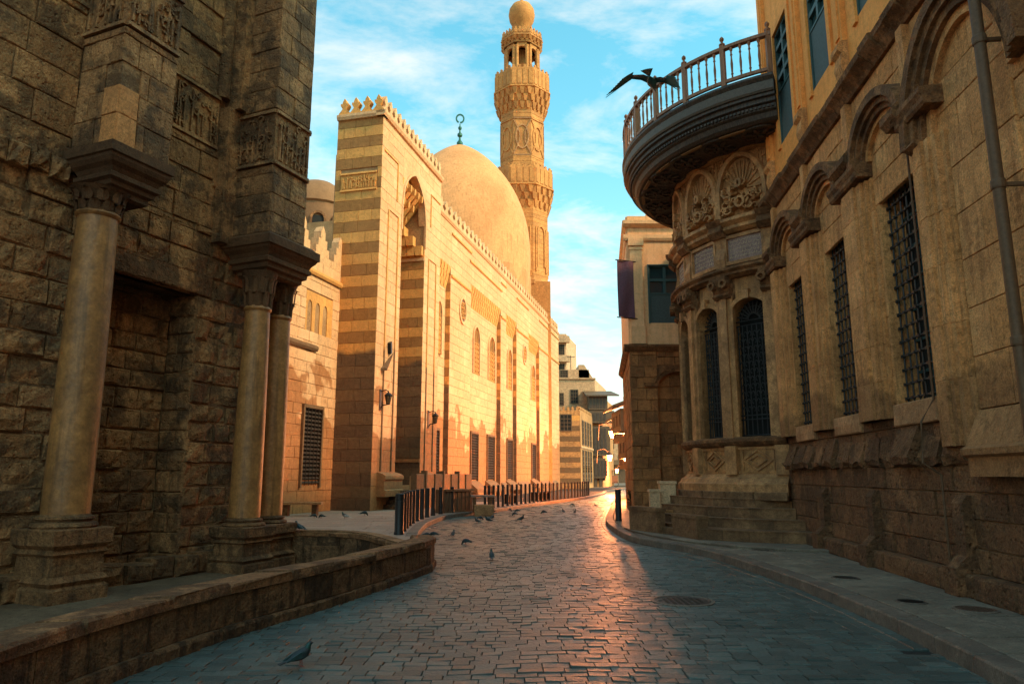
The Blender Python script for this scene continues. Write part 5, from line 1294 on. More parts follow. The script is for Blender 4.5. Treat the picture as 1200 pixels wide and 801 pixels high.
q.fextr(CS, [(-.10,6.55),(-.24,6.62),(-.24,6.68),(-.32,6.74),(-.32,6.80),(-.16,6.86),(.02,6.88),(.02,6.55)], U(PA), U(PB)); q.build('entablature', M_mould, sb)
# plaques with verse lines
for a, b_ in AW:
    u0, u1 = U(a)+.06, U(b_)-.06; z0, z1 = 6.98, 7.62
    q = MB(); q.fbox(CS, u0, u1, -.05, .02, z0, z1); f = q.build('plaque', M_plaque, sb)
    q = MB(); q.band(CS, [(u0,z0),(u0,z1),(u1,z1),(u1,z0)], [(-.02,-.12),(.09,-.12),(.09,.0),(-.02,-.02)], closed=True); q.build('plaque_frame', M_marb2, sb)
    q = MB(); rs = random.Random(int(a))
    for r_ in range(5):                                  # rows of tiny script strokes
        z = z0+.10+(z1-z0-.12)*r_/5; x = u0+.06
        while x < u1-.1:
            l = rs.uniform(.03,.10); q.band(CS, [(x,z+.02+rs.uniform(0,.03)),(x+l*.5,z+rs.uniform(-.005,.01)),(x+l,z+.02+rs.uniform(0,.05))], [(-.006,-.058),(.006,-.058),(.006,-.048),(-.006,-.048)])
            if rs.random() < .5: q.band(CS, [(x+l,z),(x+l,z+.08)], [(-.005,-.058),(.005,-.058),(.005,-.048),(-.005,-.048)])
            x += l+rs.uniform(.015,.04)
    q.build('script', M_letter, f, origin=ORG[sb.name])
for ac in (234.2, 213.1, 190.6, 166.5, 142):
    q = MB(); uc = U(ac); q.fextr(CS, [(-.12,6.85),(-.16,7.1),(-.10,7.4),(-.14,7.7),(.02,7.7),(.02,6.85)], uc-.15, uc+.15); q.build('upper_pilaster', M_marb2, sb)
    q = MB(); q.fextr(CS, [(-.20,7.66),(-.34,7.8),(-.30,7.95),(-.42,8.1),(.02,8.12),(.02,7.66)], uc-.2, uc+.2); q.build('scroll_bracket', M_mould, sb)
q = MB(); q.fextr(CS, [(-.10,7.74),(-.22,7.82),(-.22,7.9),(-.34,8.0),(-.34,8.08),(-.1,8.14),(.02,8.14),(.02,7.74)], U(PA), U(PB)); q.build('cornice', M_marb2, sb)
# carved lunettes: shell fan, scrollwork and frame
for a, b_ in AW:
    u0, u1 = U(a)-.06, U(b_)+.06; uc = (u0+u1)/2; w = u1-u0; zs = 8.75; ri = 1.0
    ap = arch(uc, w, zs, ri, 'round', 18)
    q = MB(); q.band(CS, [(u0,8.14)]+ap+[(u1,8.14)], [(-.02,-.15),(.08,-.17),(.13,-.10),(.13,.01),(-.02,.01)]); q.build('lunette_frame', M_marb2, sb)
    q = MB()
    for k in range(13):
        t = math.pi*(k+.5)/13; q.band(CS, [(uc+w*.14*math.cos(t), zs+.12+ri*.14*math.sin(t)), (uc+w*.44*math.cos(t), zs+.0+ri*.9*math.sin(t))], [(-.018,-.05),(.018,-.05),(.03,.01),(-.03,.01)])
    q.build('shell_fan', M_marb2, sb)
    q = MB(); rs = random.Random(int(a)+7)
    for s in (-1, 1):
        for k0 in range(9):
            x = uc+s*w*rs.uniform(.05,.46); cz_ = 8.25+rs.uniform(0,1)*(.95-1.3*abs(x-uc)/w); r_ = rs.uniform(.07,.14); a0 = rs.uniform(0,6); d_ = rs.choice((-1,1))
            q.band(CS, [(x+d_*r_*(1-.08*k)*math.cos(a0+k*.6), cz_+r_*(1-.08*k)*math.sin(a0+k*.6)) for k in range(9)], [(-.018,-.16-.06*rs.random()),(.018,-.18),(.035,.01),(-.035,.01)])
        for k0 in range(4):
            x = uc+s*w*rs.uniform(.08,.4); cz_ = rs.uniform(8.3,8.8); q.band(CS, [(x,cz_),(x+s*.08,cz_+.12),(x+s*.06,cz_+.26)], [(-.03,-.14),(.03,-.14),(.05,.01),(-.05,.01)])
    q.band(CS, [(uc+.11*math.cos(k*math.pi/6), 8.50+.13*math.sin(k*math.pi/6)) for k in range(12)], [(-.03,-.20),(.03,-.20),(.05,.01),(-.05,.01)], closed=True)
    q.band(CS, [(uc+.06*math.cos(k*math.pi/6), 9.0+.10*math.sin(k*math.pi/6)) for k in range(12)], [(-.03,-.22),(.03,-.22),(.05,.01),(-.05,.01)], closed=True)
    q.build('scrollwork', M_marb2, sb)
    carving(CS, u0-.1, u0+.34, 9.25, 9.9, -.0, sb, M_marb2, int(a)+3, 'carved_spandrel', 1, .025, False); carving(CS, u1-.34, u1+.1, 9.25, 9.9, -.0, sb, M_marb2, int(a)+4, 'carved_spandrel', 1, .025, False)
q = MB(); q.fextr(CS, [(-.05,9.85),(-.16,9.92),(-.16,10.02),(.02,10.05),(.02,9.85)], U(PA), U(PB)); q.build('top_moulding', M_marb2, sb)
# roof body behind
q = MB(); q.poly([(7.2,16.8),(13,16.5),(13,25.95),(7.1,25.95),(6.9,23.6),(6.2,22.4),(5.9,21.0),(6.0,19.3),(6.5,17.8)], .14, 10.6); q.build('rear_body', M_tan, sb)
# balcony
bl = thing('balcony', 'dark wooden semicircular balcony with turned rail jutting over the round fountain house', 'balcony', (SC[0],SC[1],10.8))
CBc = Cyl(SC, 5.1, 180, .35); V = CBc.u; B0, B1 = 104, 242.6
q = MB()
q.fextr(CBc, [(0,10.78),(-.06,10.86),(-.06,10.92),(.02,10.95),(1.9,10.95),(1.9,10.6),(.0,10.6)], V(B0), V(B1)); q.build('deck', M_bwood, bl)
q = MB(); q.fextr(CBc, [(0.0,10.50),(-.03,10.55),(-.03,10.74),(0,10.77),(.2,10.77),(.2,10.5)], V(B0), V(B1)); q.build('fascia', M_lead, bl)
q = MB(); q.fextr(CBc, [(.04,10.49),(.04,10.42),(.12,10.40),(.12,10.30),(.20,10.27),(.22,10.16),(.30,10.12),(.34,10.0),(.42,9.94),(1.8,9.94),(1.8,10.49)], V(B0), V(B1)); q.build('soffit', M_bwood, bl)
q = MB(); n = 120
for i in range(n):
    a = V(B0)+(V(B1)-V(B0))*i/n; q.fbox(CBc, a, a+(V(B1)-V(B0))/n*.55, .16, .24, 10.19, 10.25)
q.build('dentils', M_bwood, bl, stuff=True)
for i in range(9):                                   # carved roundels and gilt strips under the balcony
    ph = 236-i*15.2; a = R(ph); rr = 4.12; x, y = SC[0]+rr*math.cos(a), SC[1]+rr*math.sin(a)
    q = MB()
    q.lathe((x,y,9.945), [(.50,0),(.50,-.05),(.42,-.06),(.40,-.02),(.26,-.02),(.24,-.06),(.20,-.06),(.16,-.02),(.09,-.03),(.07,-.11),(.02,-.12)], 20)
    for k in range(8):
        t = 2*math.pi*k/8; q.hexa([(x+c_*math.cos(t)-s_*math.sin(t), y+c_*math.sin(t)+s_*math.cos(t), z_) for z_ in (9.93-.07, 9.94) for c_, s_ in ((.12,-.05),(.36,-.03),(.36,.03),(.12,.05))])
    q.build('soffit_rosette', M_bwood, bl)
    a2 = V(ph-7.6); q = MB(); q.fextr(CBc, [(.50,9.93),(.60,9.93),(.60,9.90),(.50,9.90)], a2-.38, a2+.38); q.build('gilt_strip', M_gold, bl)
    q = MB(); q.band(Frame((0,0),(1,0)), [(0,0),(0,.01)], [(0,0),(.001,0),(.001,.001)]) if False else None
    q.fextr(CBc, [(.75,9.94),(.80,9.90),(1.35,9.90),(1.40,9.94)], a2-.34, a2+.34); q.build('soffit_panel', M_bwood, bl)
q = MB(); q.fextr(CBc, [(-.02,11.92),(-.02,12.0),(.09,12.02),(.09,11.90)], V(B0), V(B1)); q.fextr(CBc, [(0,11.02),(0,11.10),(.07,11.10),(.07,11.02)], V(B0), V(B1)); q.build('handrail', M_rwood, bl)
NP = 11
def lath(q, x, y, z0, prof, n=8): q.lathe((x,y,z0), prof, n)
post0 = bal0 = None
for i in range(NP+1):
    ph = B1-.7-(B1-B0-1.4)*i/NP; a = R(ph); x, y = SC[0]+5.06*math.cos(a), SC[1]+5.06*math.sin(a)
    if post0 is None:
        q = MB(); q.fbox(Frame((x,y),(1,0)), -.055, .055, -.055, .055, 10.95, 12.06); q.lathe((x,y,12.06), [(.075,0),(.075,.03),(.03,.06),(.03,.10),(.055,.14),(.055,.18),(.02,.23)], 10); post0 = q.build('rail_post', M_rwood, bl, origin=(x,y,10.95))
    else: c_ = post0.copy(); C.objects.link(c_); c_.parent = bl; c_.location = (x-SC[0], y-SC[1], .15); c_.rotation_euler = (0,0,a)
    if i < NP:
        for j in range(1, 5):
            pj = ph-(B1-B0-1.4)/NP*j/5; a = R(pj); x, y = SC[0]+5.06*math.cos(a), SC[1]+5.06*math.sin(a)
            if bal0 is None:
                q = MB(); q.lathe((x,y,11.09), [(.022,0),(.022,.10),(.035,.12),(.022,.15),(.028,.25),(.034,.38),(.022,.52),(.018,.60),(.034,.63),(.022,.66),(.022,.72),(.04,.76),(.04,.83)], 8); bal0 = q.build('baluster', M_rwood, bl, origin=(x,y,11.09), smooth=True)
            else: c_ = bal0.copy(); C.objects.link(c_); c_.parent = bl; c_.location = (x-SC[0], y-SC[1], .29)
# ------- steps
stp = thing('stone_steps', 'broad dark stone steps with low cheek blocks rising to the round fountain house', 'steps', (5.2,17.2,.15))
WXR = lambda y: 5.58+.1*(y-8)-.02
def tier(poly, z0, z1, nfront, mat=M_step):
    """solid tier plus its front stones along the first nfront edges"""
    cx_, cy_ = sum(p[0] for p in poly)/len(poly), sum(p[1] for p in poly)/len(poly)
    q = MB(); q.poly([(x+(cx_-x)*.015, y+(cy_-y)*.015) for x, y in poly], z0-.1, z1-.012); q.build('step_core', mat, stp)
    for i in range(nfront):
        p, r_ = poly[i], poly[i+1]; l = math.dist(p, r_); k = max(1, round(l/.75)); f = Frame(p, (r_[0]-p[0], r_[1]-p[1]))
        for j in range(k):
            q = MB(); a = l*j/k+.004; b2 = l*(j+1)/k-.004
            q.fextr(f, [(0,z0-.02),(0,z1-.02),(-.018,z1-.016),(-.018,z1+.002),(.0,z1+.006),(.30,z1+.006),(.30,z0-.02)], a, b2)
            q.v = [(x, y, z+random.uniform(-.003,.003)) for x, y, z in q.v]
            q.build('step_stone', mat, stp, origin=(*p, z0))
YW = 15.0
tier([(3.05,20.2),(3.10,19.0),(3.35,17.4),(3.80,16.0),(4.5,14.9),(5.25,14.25),(WXR(13.9),13.9),(6.6,20)], .15, .20, 6, M_walk)
tier([(3.75,18.9),(4.05,17.6),(4.12,16.45),(5.05,15.75),(WXR(15.2),15.25),(6.7,20)], .20, .42, 4)
tier([(3.72,19.5),(4.3,17.75),(5.2,16.6),(WXR(15.9),15.95),(6.7,21)], .42, .62, 3)
tier([(4.0,19.6),(4.75,17.9),(5.5,17.0),(WXR(16.5),16.6),(6.7,21)], .62, .84, 3)
tier([(4.35,20.2),(4.98,18.2),(5.7,17.25),(WXR(17.0),17.05),(6.7,21)], .84, 1.04, 3)
for (x, y, w, d_, h, rz) in ((3.52,18.35,.24,1.0,.62,-70),(4.16,16.75,.26,.95,.52,-78)):
    f = Frame((x,y), (math.cos(R(rz+90)), math.sin(R(rz+90)))); q = MB(); q.fbox(f, -w/2, w/2, -.35, d_, .18, .18+h*.86); q.fbox(f, -w/2-.02, w/2+.02, -.37, d_, .18+h*.86, .18+h); q.build('cheek_block', M_step, stp)
q = MB(); q.poly([(3.62,18.2),(4.1,16.95),(4.4,17.1),(3.9,18.6)], .19, .34); q.build('step_stone', M_step, stp)
# stone posts beside the steps, plant tub
FQ = Frame((3.9,20.3), (1,-.05))
def stone_post(px0, px1, ytop, ybot, Y, label):
    a = at(px0, ybot, Y); b2 = at(px1, ybot, Y); zt = at(px0, ytop, Y)[2]; w = b2[0]-a[0]
    t = thing('stone_post', label, 'stone block', (a[0],Y,a[2])); f = Frame((a[0],Y), (1,-.06)); q = MB(); q.fbox(f, 0, w, 0, w*.9, min(a[2],.6)-.25, zt-.07); q.build('block', M_post, t)
    q = MB(); q.fextr(f, [(-.03,zt-.07),(-.03,zt-.01),(0,zt),(w*.9,zt),(w*.9+.03,zt-.01),(w*.9+.03,zt-.07)], -.03, w+.03); q.build('cap', M_post, t)
stone_post(774.5, 792.5, 563.5, 592, 20.2, 'taller pale square stone post at the left top of the steps')
stone_post(762, 774, 573, 590, 20.0, 'shorter pale square stone post beside the taller one')
tier_x = MB(); tier_x.poly([(3.65,19.3),(4.7,19.0),(4.8,21.2),(3.75,21.2)], .19, .70); tier_x.build('landing_block', M_tan, stp)
tb2 = gp(743,601,.15)
pt_ = thing('plant_tub', 'dark round plant tub with drooping leaves against the peach building corner', 'planter', (tb2[0],tb2[1],.15)); q = MB(); q.lathe((tb2[0],tb2[1],.15), [(.17,0),(.24,.38),(.26,.40),(.26,.44),(.22,.43),(.21,.38)], 18, cap=False); q.build('tub', M_dark, pt_, smooth=True)
q = MB(); rs = random.Random(3)
for i in range(60):
    a = rs.uniform(0,6.28); l = rs.uniform(.25,.7); e = rs.uniform(.3,1.3); x, y, z = tb2[0], tb2[1], .55; p0 = (x+.08*math.cos(a), y+.08*math.sin(a), z); p1 = (x+l*.5*math.cos(a)*math.cos(e)*1.2, y+l*.5*math.sin(a)*math.cos(e)*1.2, z+l*math.sin(e)*.8); p2 = (x+l*math.cos(a)*math.cos(e), y+l*math.sin(a)*math.cos(e), z+l*math.sin(e)); s = .03
    q.add([(p0[0],p0[1],p0[2]),(p1[0]-s*math.sin(a),p1[1]+s*math.cos(a),p1[2]),(p2[0],p2[1],p2[2]),(p1[0]+s*math.sin(a),p1[1]-s*math.cos(a),p1[2]-.01)], [(0,1,2,3)])
M_leaf = plain('dull_leaf', (.035,.045,.018), .6); q.build('foliage', M_leaf, pt_)
# ================================================================== PEACH BUILDING
random.seed(41)
FH = Frame((4.32, 26.0), (1, 0)); pcb = thing('peach_building', 'peach plastered building over a brown stone storey, beyond the round fountain house', 'building', (4.32,26,.14))
HS = 6.1; HT = 11.3
NW = (1.0, 2.55)                         # blind arch
q = MB()
q.fbox(FH, .16, NW[0], .04, 1.2, .1, HS); q.fbox(FH, NW[1], 9, .04, 1.2, .1, HS); q.fbox(FH, NW[0], NW[1], .22, 1.2, .1, HS); q.poly([(4.5,27.1),(13,27.1),(13,34),(5.33,34)], .1, HS)
q.build('stone_core', M_mortar, pcb)
M_brk = stone('brown_patched_stone', (.36,.23,.12), (.54,.37,.20), (.09,.06,.04), dirt=.7, dscale=.9, bump=.6, bs=8, var=.5, streak=.4, patch=((.46,.32,.17), .5), warm=2)
L = [(FH, courses(0, NW[0], .14, HS, .42, .4, .6, hj=.08, yf=lowc)), (FH, courses(NW[1], 6, .14, HS, .42, .5, .8, hj=.08)), (FH, courses(NW[0], NW[1], 5.55, HS, .3, .5, .7)),
     (Frame(FH.pt(0,.18,0)[:2], (1,0)), courses(NW[0], NW[1], .14, 5.6, .42, .5, .8, hj=.1))]
FHs = Frame((4.32, 26.0), (0.12, 1)); FHs2 = Frame((4.32+.12*7.5, 33.5), (-.12,-1))
L.append((FHs2, courses(0, 7.55, .14, HS, .42, .5, .9, hj=.08)))
lay(L, pcb, [M_brk], depth=.08, bev=.015, jit=.012, limit=200, minpx=8)
q = MB(); ap = arch((NW[0]+NW[1])/2, NW[1]-NW[0], 4.75, .55, 'round', 14); q.spandrel(FH, ap, 5.56, .0, .2); q.band(FH, [(NW[0]-.5,4.75),(NW[0],4.75)]+ap[1:-1]+[(NW[1],4.75),(NW[1]+.5,4.75)], [(0,-.10),(.14,-.14),(.14,.02),(0,.02)]); q.build('blind_arch', M_mould, pcb)
q = MB(); q.fextr(FH, [(-.04,HS-.05),(-.14,HS+.05),(-.20,HS+.12),(-.20,HS+.20),(.06,HS+.24),(.06,HS-.05)], -.2, 9); q.build('stone_cornice', M_mould, pcb)
q = MB(); q.fextr(FHs2, [(-.04,HS-.05),(-.14,HS+.05),(-.20,HS+.12),(-.20,HS+.20),(.06,HS+.24),(.06,HS-.05)], 0, 7.6); q.build('stone_cornice', M_mould, pcb)
a0, z0 = FH.px(762, 378); a1, z1 = FH.px(797, 311)
q = MB(); w0, w1 = a0, a1
q.fbox(FH, .07, w0, .03, .5, HS+.2, HT); q.fbox(FH, w1, 9, .03, .5, HS+.2, HT); q.fbox(FH, w0, w1, .03, .5, HS+.2, z0); q.fbox(FH, w0, w1, .03, .5, z1, HT); q.poly([(4.42,26.5),(13,26.5),(13,34),(5.33,34)], HS+.2, HT-.002); q.build('plaster_storey', M_peach, pcb)
plaster_window(FH, w0, w1, z0, z1, pcb, M_teal, .50, 2, 2, .03, .04)
q = MB(); q.fbox(FH, .12, .58, -.05, .05, HS+.9, HT-.9); q.fbox(FH, .08, .62, -.08, .05, HS+.24, HS+.9); q.fbox(FH, .06, .64, -.1, .05, HT-1.2, HT-.9); q.fbox(FH, .10, .60, -.07, .05, HT-1.35, HT-1.27); q.build('plaster_pilaster', M_peach, pcb)
for z, p_ in ((HT-.35,.13),(HT-.9,.06)):
    q = MB(); q.fextr(FH, [(-.02,z-.1),(-p_,z),(-p_,z+.14),(.05,z+.18),(.05,z-.1)], -.1, 9); q.build('plaster_cornice', M_peach, pcb)
    q = MB(); q.fextr(FHs2, [(-.02,z-.1),(-p_,z),(-p_,z+.14),(.05,z+.18),(.05,z-.1)], 0, 7.6); q.build('plaster_cornice', M_peach, pcb)
q = MB(); q.fbox(FHs2, .0, 7.44, .0, .5, HS+.2, HT); q.fbox(FHs2, 0, 7.4, .03, .6, .1, HS); q.build('side_wall', M_peach, pcb)
q = MB(); q.fbox(FH, 1.3, 9, 1.5, 7, HT, HT+.8); q.fbox(FH, 1.25, 9, 1.45, 7, HT+.8, HT+.95); q.build('parapet', M_peach, pcb)
u, z = FH.px(811, 430); pp2 = MB(); pp2.tube([FH.pt(u-.1,-.09,.2), FH.pt(u-.1,-.09,6.6)], .05, 10); tag(pp2.build('drain_pipe', M_peach, origin=FH.pt(u-.1,-.09,.2), smooth=True), 'thin pale vertical pipe between the peach building and the round fountain house', 'pipe')
# banner
ban = thing('banner', 'long plain purple cloth banner hanging from a rod on the peach building corner', 'banner', (4.2,26.2,7))
A = at(723, 305, 25.7); Bq = at(742, 305, 25.9); zb = at(723, 371, 25.7)[2]
q = MB(); nx, nz = 8, 12; vs = []; fs = []
for s in (0, .012):
    for j in range(nz+1):
        for i in range(nx+1):
            t = i/nx; vs.append((A[0]+(Bq[0]-A[0])*t, A[1]+(Bq[1]-A[1])*t+.05*math.sin(t*6+j*.35)+s, A[2]-(A[2]-zb)*j/nz))
k = (nx+1)*(nz+1)
for s in (0, 1):
    for j in range(nz):
        for i in range(nx): a = s*k+j*(nx+1)+i; fs.append((a, a+1, a+nx+2, a+nx+1))
q.add(vs, fs); q.build('cloth', M_banner, ban, smooth=True)
q = MB(); q.tube([(A[0]-.06,A[1]-.02,A[2]+.02), (Bq[0]+.2,Bq[1]+.1,A[2]+.02)], .022); q.tube([(A[0]-.06,A[1]-.02,zb-.02), (Bq[0]+.2,Bq[1]+.1,zb-.02)], .022); q.build('rod', M_iron, ban)

# ================================================================== FAR END OF THE STREET
def simple_house(name, label, X0, X1, Y, depth, z1, mat, side_d=(.25,1), cat='building', parapet=.5, z0=.1):
    t = thing(name, label, cat, (X0,Y,.14)); f = Frame((X0,Y), (1,0)); q = MB(); w = X1-X0
    dx = side_d[0]*depth/side_d[1]
    q.hexa([(X0,Y,z0),(X1,Y,z0),(X1+dx,Y+depth,z0),(X0+dx,Y+depth,z0),(X0,Y,z1),(X1,Y,z1),(X1+dx,Y+depth,z1),(X0+dx,Y+depth,z1)]); q.build('wall', mat, t)
    return t, f, Frame((X1,Y), side_d)      # front frame; the right side runs away from the camera
def far_window(fr, u0, u1, z0, z1, par, mat=M_void, frame=M_mwood, out=-.04):
    q = MB(); w = .10
    q.fbox(fr, u0-w, u0, out-.03, .05, z0-w, z1+w); q.fbox(fr, u1, u1+w, out-.03, .05, z0-w, z1+w); q.fbox(fr, u0, u1, out-.03, .05, z1, z1+w); q.fbox(fr, u0, u1, out-.03, .05, z0-w, z0); f = q.build('window', frame, par)
    q = MB(); q.fbox(fr, u0, u1, out+.0, .02, z0, z1); q.build('pane', mat, f, origin=ORG[par.name])
    q = MB(); n = 3
    for i in range(1, n): q.fbox(fr, u0+(u1-u0)*i/n-.03, u0+(u1-u0)*i/n+.03, out-.02, out, z0, z1)
    for i in range(1, 4): q.fbox(fr, u0, u1, out-.021, out-.001, z0+(z1-z0)*i/4-.03, z0+(z1-z0)*i/4+.03)
    q.build('bars', M_mwood, f, origin=ORG[par.name]); return f
# small crenellated stone house
Y = 77.0; X0 = at(654,500,Y)[0]-.6; X1 = at(679.5,500,Y)[0]; z1 = at(665,482,Y)[2]
t, f, fs_ = simple_house('crenellated_house', 'small ochre stone house with crenellated top just beyond the mosque', X0, X1, Y, 9.5, z1, M_mortar)
fs_ = Frame((X1,Y), (.25,1)); fr_side = Frame((X1+.25*9.5, Y+9.5), (-.25,-1)); w = X1-X0
fo = Frame((X0,Y-.03), (1,0)); 
lay([(fo, courses(0, w, .14, z1, .55, .8, 1.3, mat=lambda k,u,z: k % 2))], t, [M_far2, M_ochre], limit=60, minpx=6, depth=.05, bev=.008, jit=.004)
q = MB(); SD = Frame((X1+.01,Y-.03), (.25,1))
# side wall faces the street: into-wall normal is to the left of travel
q.fbox(SD, 0, 9.6, -.03, .06, .14, z1); q.build('side_wall', M_far2, t)
merlons(fo, 0, w, 6, z1, .6, 0, .25, t, M_far2); merlons(SD, 0, 9.6, 14, z1, .6, 0, .25, t, M_far2)
u0, za = fo.px(657, 504); u1, zb_ = fo.px(669, 486); far_window(fo, u0, u1, za, zb_, t)
for ua in (1.2, 3.2, 5.2, 7.2):
    far_window(SD, ua, ua+1.0, z1-3.4, z1-.9, t, out=-.07); far_window(SD, ua, ua+1.0, z1-6.4, z1-4.1, t, out=-.07); far_window(SD, ua, ua+1.0, .8, 2.6, t, out=-.07)
q = MB(); q.fextr(SD, [(-.06,z1-3.9),(-.14,z1-3.8),(-.14,z1-3.65),(0,z1-3.6)], 0, 9.6); q.build('string_course', M_far1, t)
# cream house behind it
Y = 92.0; X0 = at(652,450,Y)[0]; X1 = at(697,450,Y)[0]; z1 = at(675,444,Y)[2]
t, f, _ = simple_house('cream_house', 'plain cream house with square dark windows above the crenellated house', X0, X1, Y, 12, z1, M_far1)
for (a, b_, c_, d_) in ((669,457,677,472),(656,461,660,474),(659,437,666,444)):
    u0, zt = f.px(a, b_); u1, zl = f.px(c_, d_)
    if zt < z1-.1: far_window(f, u0, u1, zl, zt, t)
q = MB(); q.fbox(f, X1*0+.0, (X1-X0)*.88, 0.8, 8, z1, at(670,432,Y)[2]); q.hexa([f.pt((X1-X0)*.6,.8,z1),f.pt(X1-X0,.8,z1),f.pt(X1-X0,7,z1),f.pt((X1-X0)*.6,7,z1),f.pt((X1-X0)*.6,.8,z1+2.0),f.pt((X1-X0)*.75,.8,z1+2.0),f.pt((X1-X0)*.75,7,z1+2.0),f.pt((X1-X0)*.6,7,z1+2.0)]); q.build('rooftop_room', M_far1, t)
far_window(Frame(f.pt(0,.8,0)[:2],(1,0)), .6, 1.5, z1+.4, z1+1.2, t); q = MB(); q.fextr(f, [(-.05,z1-.1),(-.2,z1),(-.2,z1+.15),(.1,z1+.15)], -.1, X1-X0+.1); q.build('cornice', M_far1, t)
q = MB(); q.tube([f.pt(2,1.2,z1+1), f.pt(2,1.2,z1+3.3)], .05); q.tube([f.pt(1.5,1.2,z1+3.1), f.pt(2.6,1.2,z1+3.1)], .04); q.build('aerial', M_iron, t)
# tall tower block glimpsed past the mosque end
Y = 112.0; X0 = at(650,410,Y)[0]; X1 = at(663.5,410,Y)[0]; z1 = at(660,391,Y)[2]
t, f, _ = simple_house('tower_block', 'slim pale block with stacked balconies showing above the end of the mosque', X0, X1, Y, 10, z1, M_far1)
for k in range(5):
    z = z1-1.4-3.1*k; q = MB(); q.fbox(f, (X1-X0)*.25, X1-X0+.5, -.9, .0, z-.1, z+.9); q.build('balcony', M_far1, t)
    far_window(f, (X1-X0)*.4, (X1-X0)*.8, z-1.9, z-.4, t)
# house with brown projecting lattice bay
Y = 90.0; X0 = at(694,500,Y)[0]; X1 = at(714,500,Y)[0]; zt = at(700,462,Y)[2]
t, f, _ = simple_house('bay_window_house', 'brown house with stacked wooden lattice bays overhanging the street on the left', X0, X1-.9, Y, 12, zt-.2, M_far2)
for (ya, yb, ext) in ((464,481,.3),(482,496,1.1),(500,534,.5),(537,560,-.1)):
    za = at(700,yb,Y)[2]; zb_ = at(700,ya,Y)[2]; q = MB(); q.fbox(f, -.5, X1-X0-.6+ext, -1.2, .3, za, zb_); bf = q.build('lattice_bay', M_mwood, t)
    q = MB(); n = 5
    for i in range(n): q.fbox(f, -.4+i*(X1-X0)/n, -.4+i*(X1-X0)/n+.28, -1.24, -1.19, za+.25, zb_-.25)
    q.build('lattice_panel', M_bwood, bf, origin=ORG[t.name])
q = MB(); z = at(700,461,Y)[2]; q.hexa([f.pt(-.9,-1.8,z-.5),f.pt(X1-X0+1.1,-1.8,z-.5),f.pt(X1-X0+.6,2,z+.4),f.pt(-.9,2,z+.4),f.pt(-.9,-1.8,z-.35),f.pt(X1-X0+1.1,-1.8,z-.35),f.pt(X1-X0+.6,2,z+.55),f.pt(-.9,2,z+.55)]); q.build('roof_canopy', M_mwood, t)
far_window(f, .6, 1.4, 1.0, 2.6, t); q = MB(); q.fbox(f, 0, .35, -1.0, -.65, .14, 4); q.fbox(f, X1-X0-1.5, X1-X0-1.15, -1.0, -.65, .14, 4); q.build('bracket_post', M_mwood, t)
# facing houses at the bend
Y = 135.0; X0 = at(700,540,Y)[0]; X1 = at(745,540,Y)[0]; z1 = at(722,499,Y)[2]
t, f, _ = simple_house('bend_house', 'hazy pink house closing the street at the bend behind the lit lamps', X0, X1, Y, 8, z1, M_far1)
for (a, b_, c_, d_) in ((725,513,729,524),(716,515,719,525),(716,532,719,541),(725,533,729,542)):
    u0, zt = f.px(a, b_); u1, zl = f.px(c_, d_); far_window(f, u0, u1, zl, zt, t)
q = MB(); q.fbox(f, 1.0, 3.2, -.05, .1, .14, 3.4); q.build('shop_door', M_mwood, t); q = MB(); q.fbox(f, 3.9, 6, -.05, .1, .14, 3.2); q.build('shop_shutter', M_mwood, t)
q = MB(); q.hexa([f.pt(.6,-1.6,3.4),f.pt(6.4,-1.6,3.4),f.pt(6.4,0,4.2),f.pt(.6,0,4.2),f.pt(.6,-1.6,3.5),f.pt(6.4,-1.6,3.5),f.pt(6.4,0,4.3),f.pt(.6,0,4.3)]); q.build('awning', M_mwood, t)
q = MB(); q.fbox(f, 0, X1-X0, .0, .3, z1, z1+.5); [q.fbox(f, 1.2*i, 1.2*i+.6, .0, .3, z1+.5, z1+.9) for i in range(int((X1-X0)/1.2))]; q.build('parapet', M_far1, t)
# right-hand row beyond the peach building
RY = [(5.25,33.6),(6.6,41.5),(8.0,50.0)]
for i, (nm, lab, Ya, xpx, ytop, mat) in enumerate((('shop_house', 'ochre shop house with a wooden bay and canopy right of the lit lamps', 45.0, 737.5, 487, M_far2), ('narrow_house', 'narrow brown house with two dark canopies beyond the peach building', 38.0, 739.0, 474, M_brk))):
    X0 = at(xpx, 540, Ya)[0]; zt = at(738, ytop, Ya)[2]
    t = thing(nm, lab, 'building', (X0,Ya,.14)); q = MB(); q.poly([(X0,Ya),(X0+4,Ya),(X0+5,Ya+6),(X0+.9,Ya+6)], .1, zt); q.build('wall', mat, t); f = Frame((X0,Ya), (1,0)); SDr = Frame((X0+.9,Ya+6), (-.9,-6))
    for (ya, yb, o) in (((ytop+4, ytop+30, .45),(ytop+36, ytop+62, .12))):
        za = at(735,yb,Ya)[2]; zb_ = at(735,ya,Ya)[2]; q = MB(); q.fbox(f, -o, .3, .1, 3.5, za, zb_); bf = q.build('wooden_bay', M_mwood, t)
        q = MB(); 
        for k in range(3): q.fbox(Frame(f.pt(-o,.3+k*1.1,0)[:2], (0,1)), 0, .8, -.03, .03, za+.3, zb_-.3)
        q.build('lattice_panel', M_bwood, bf, origin=ORG[t.name])
    q = MB(); q.hexa([f.pt(-.9,-.3,zt-.15),f.pt(.4,-.3,zt+.35),f.pt(.4,4,zt+.35),f.pt(-.9,4,zt-.15),f.pt(-.9,-.3,zt-.03),f.pt(.4,-.3,zt+.47),f.pt(.4,4,zt+.47),f.pt(-.9,4,zt-.03)]); q.build('canopy', M_mwood, t)
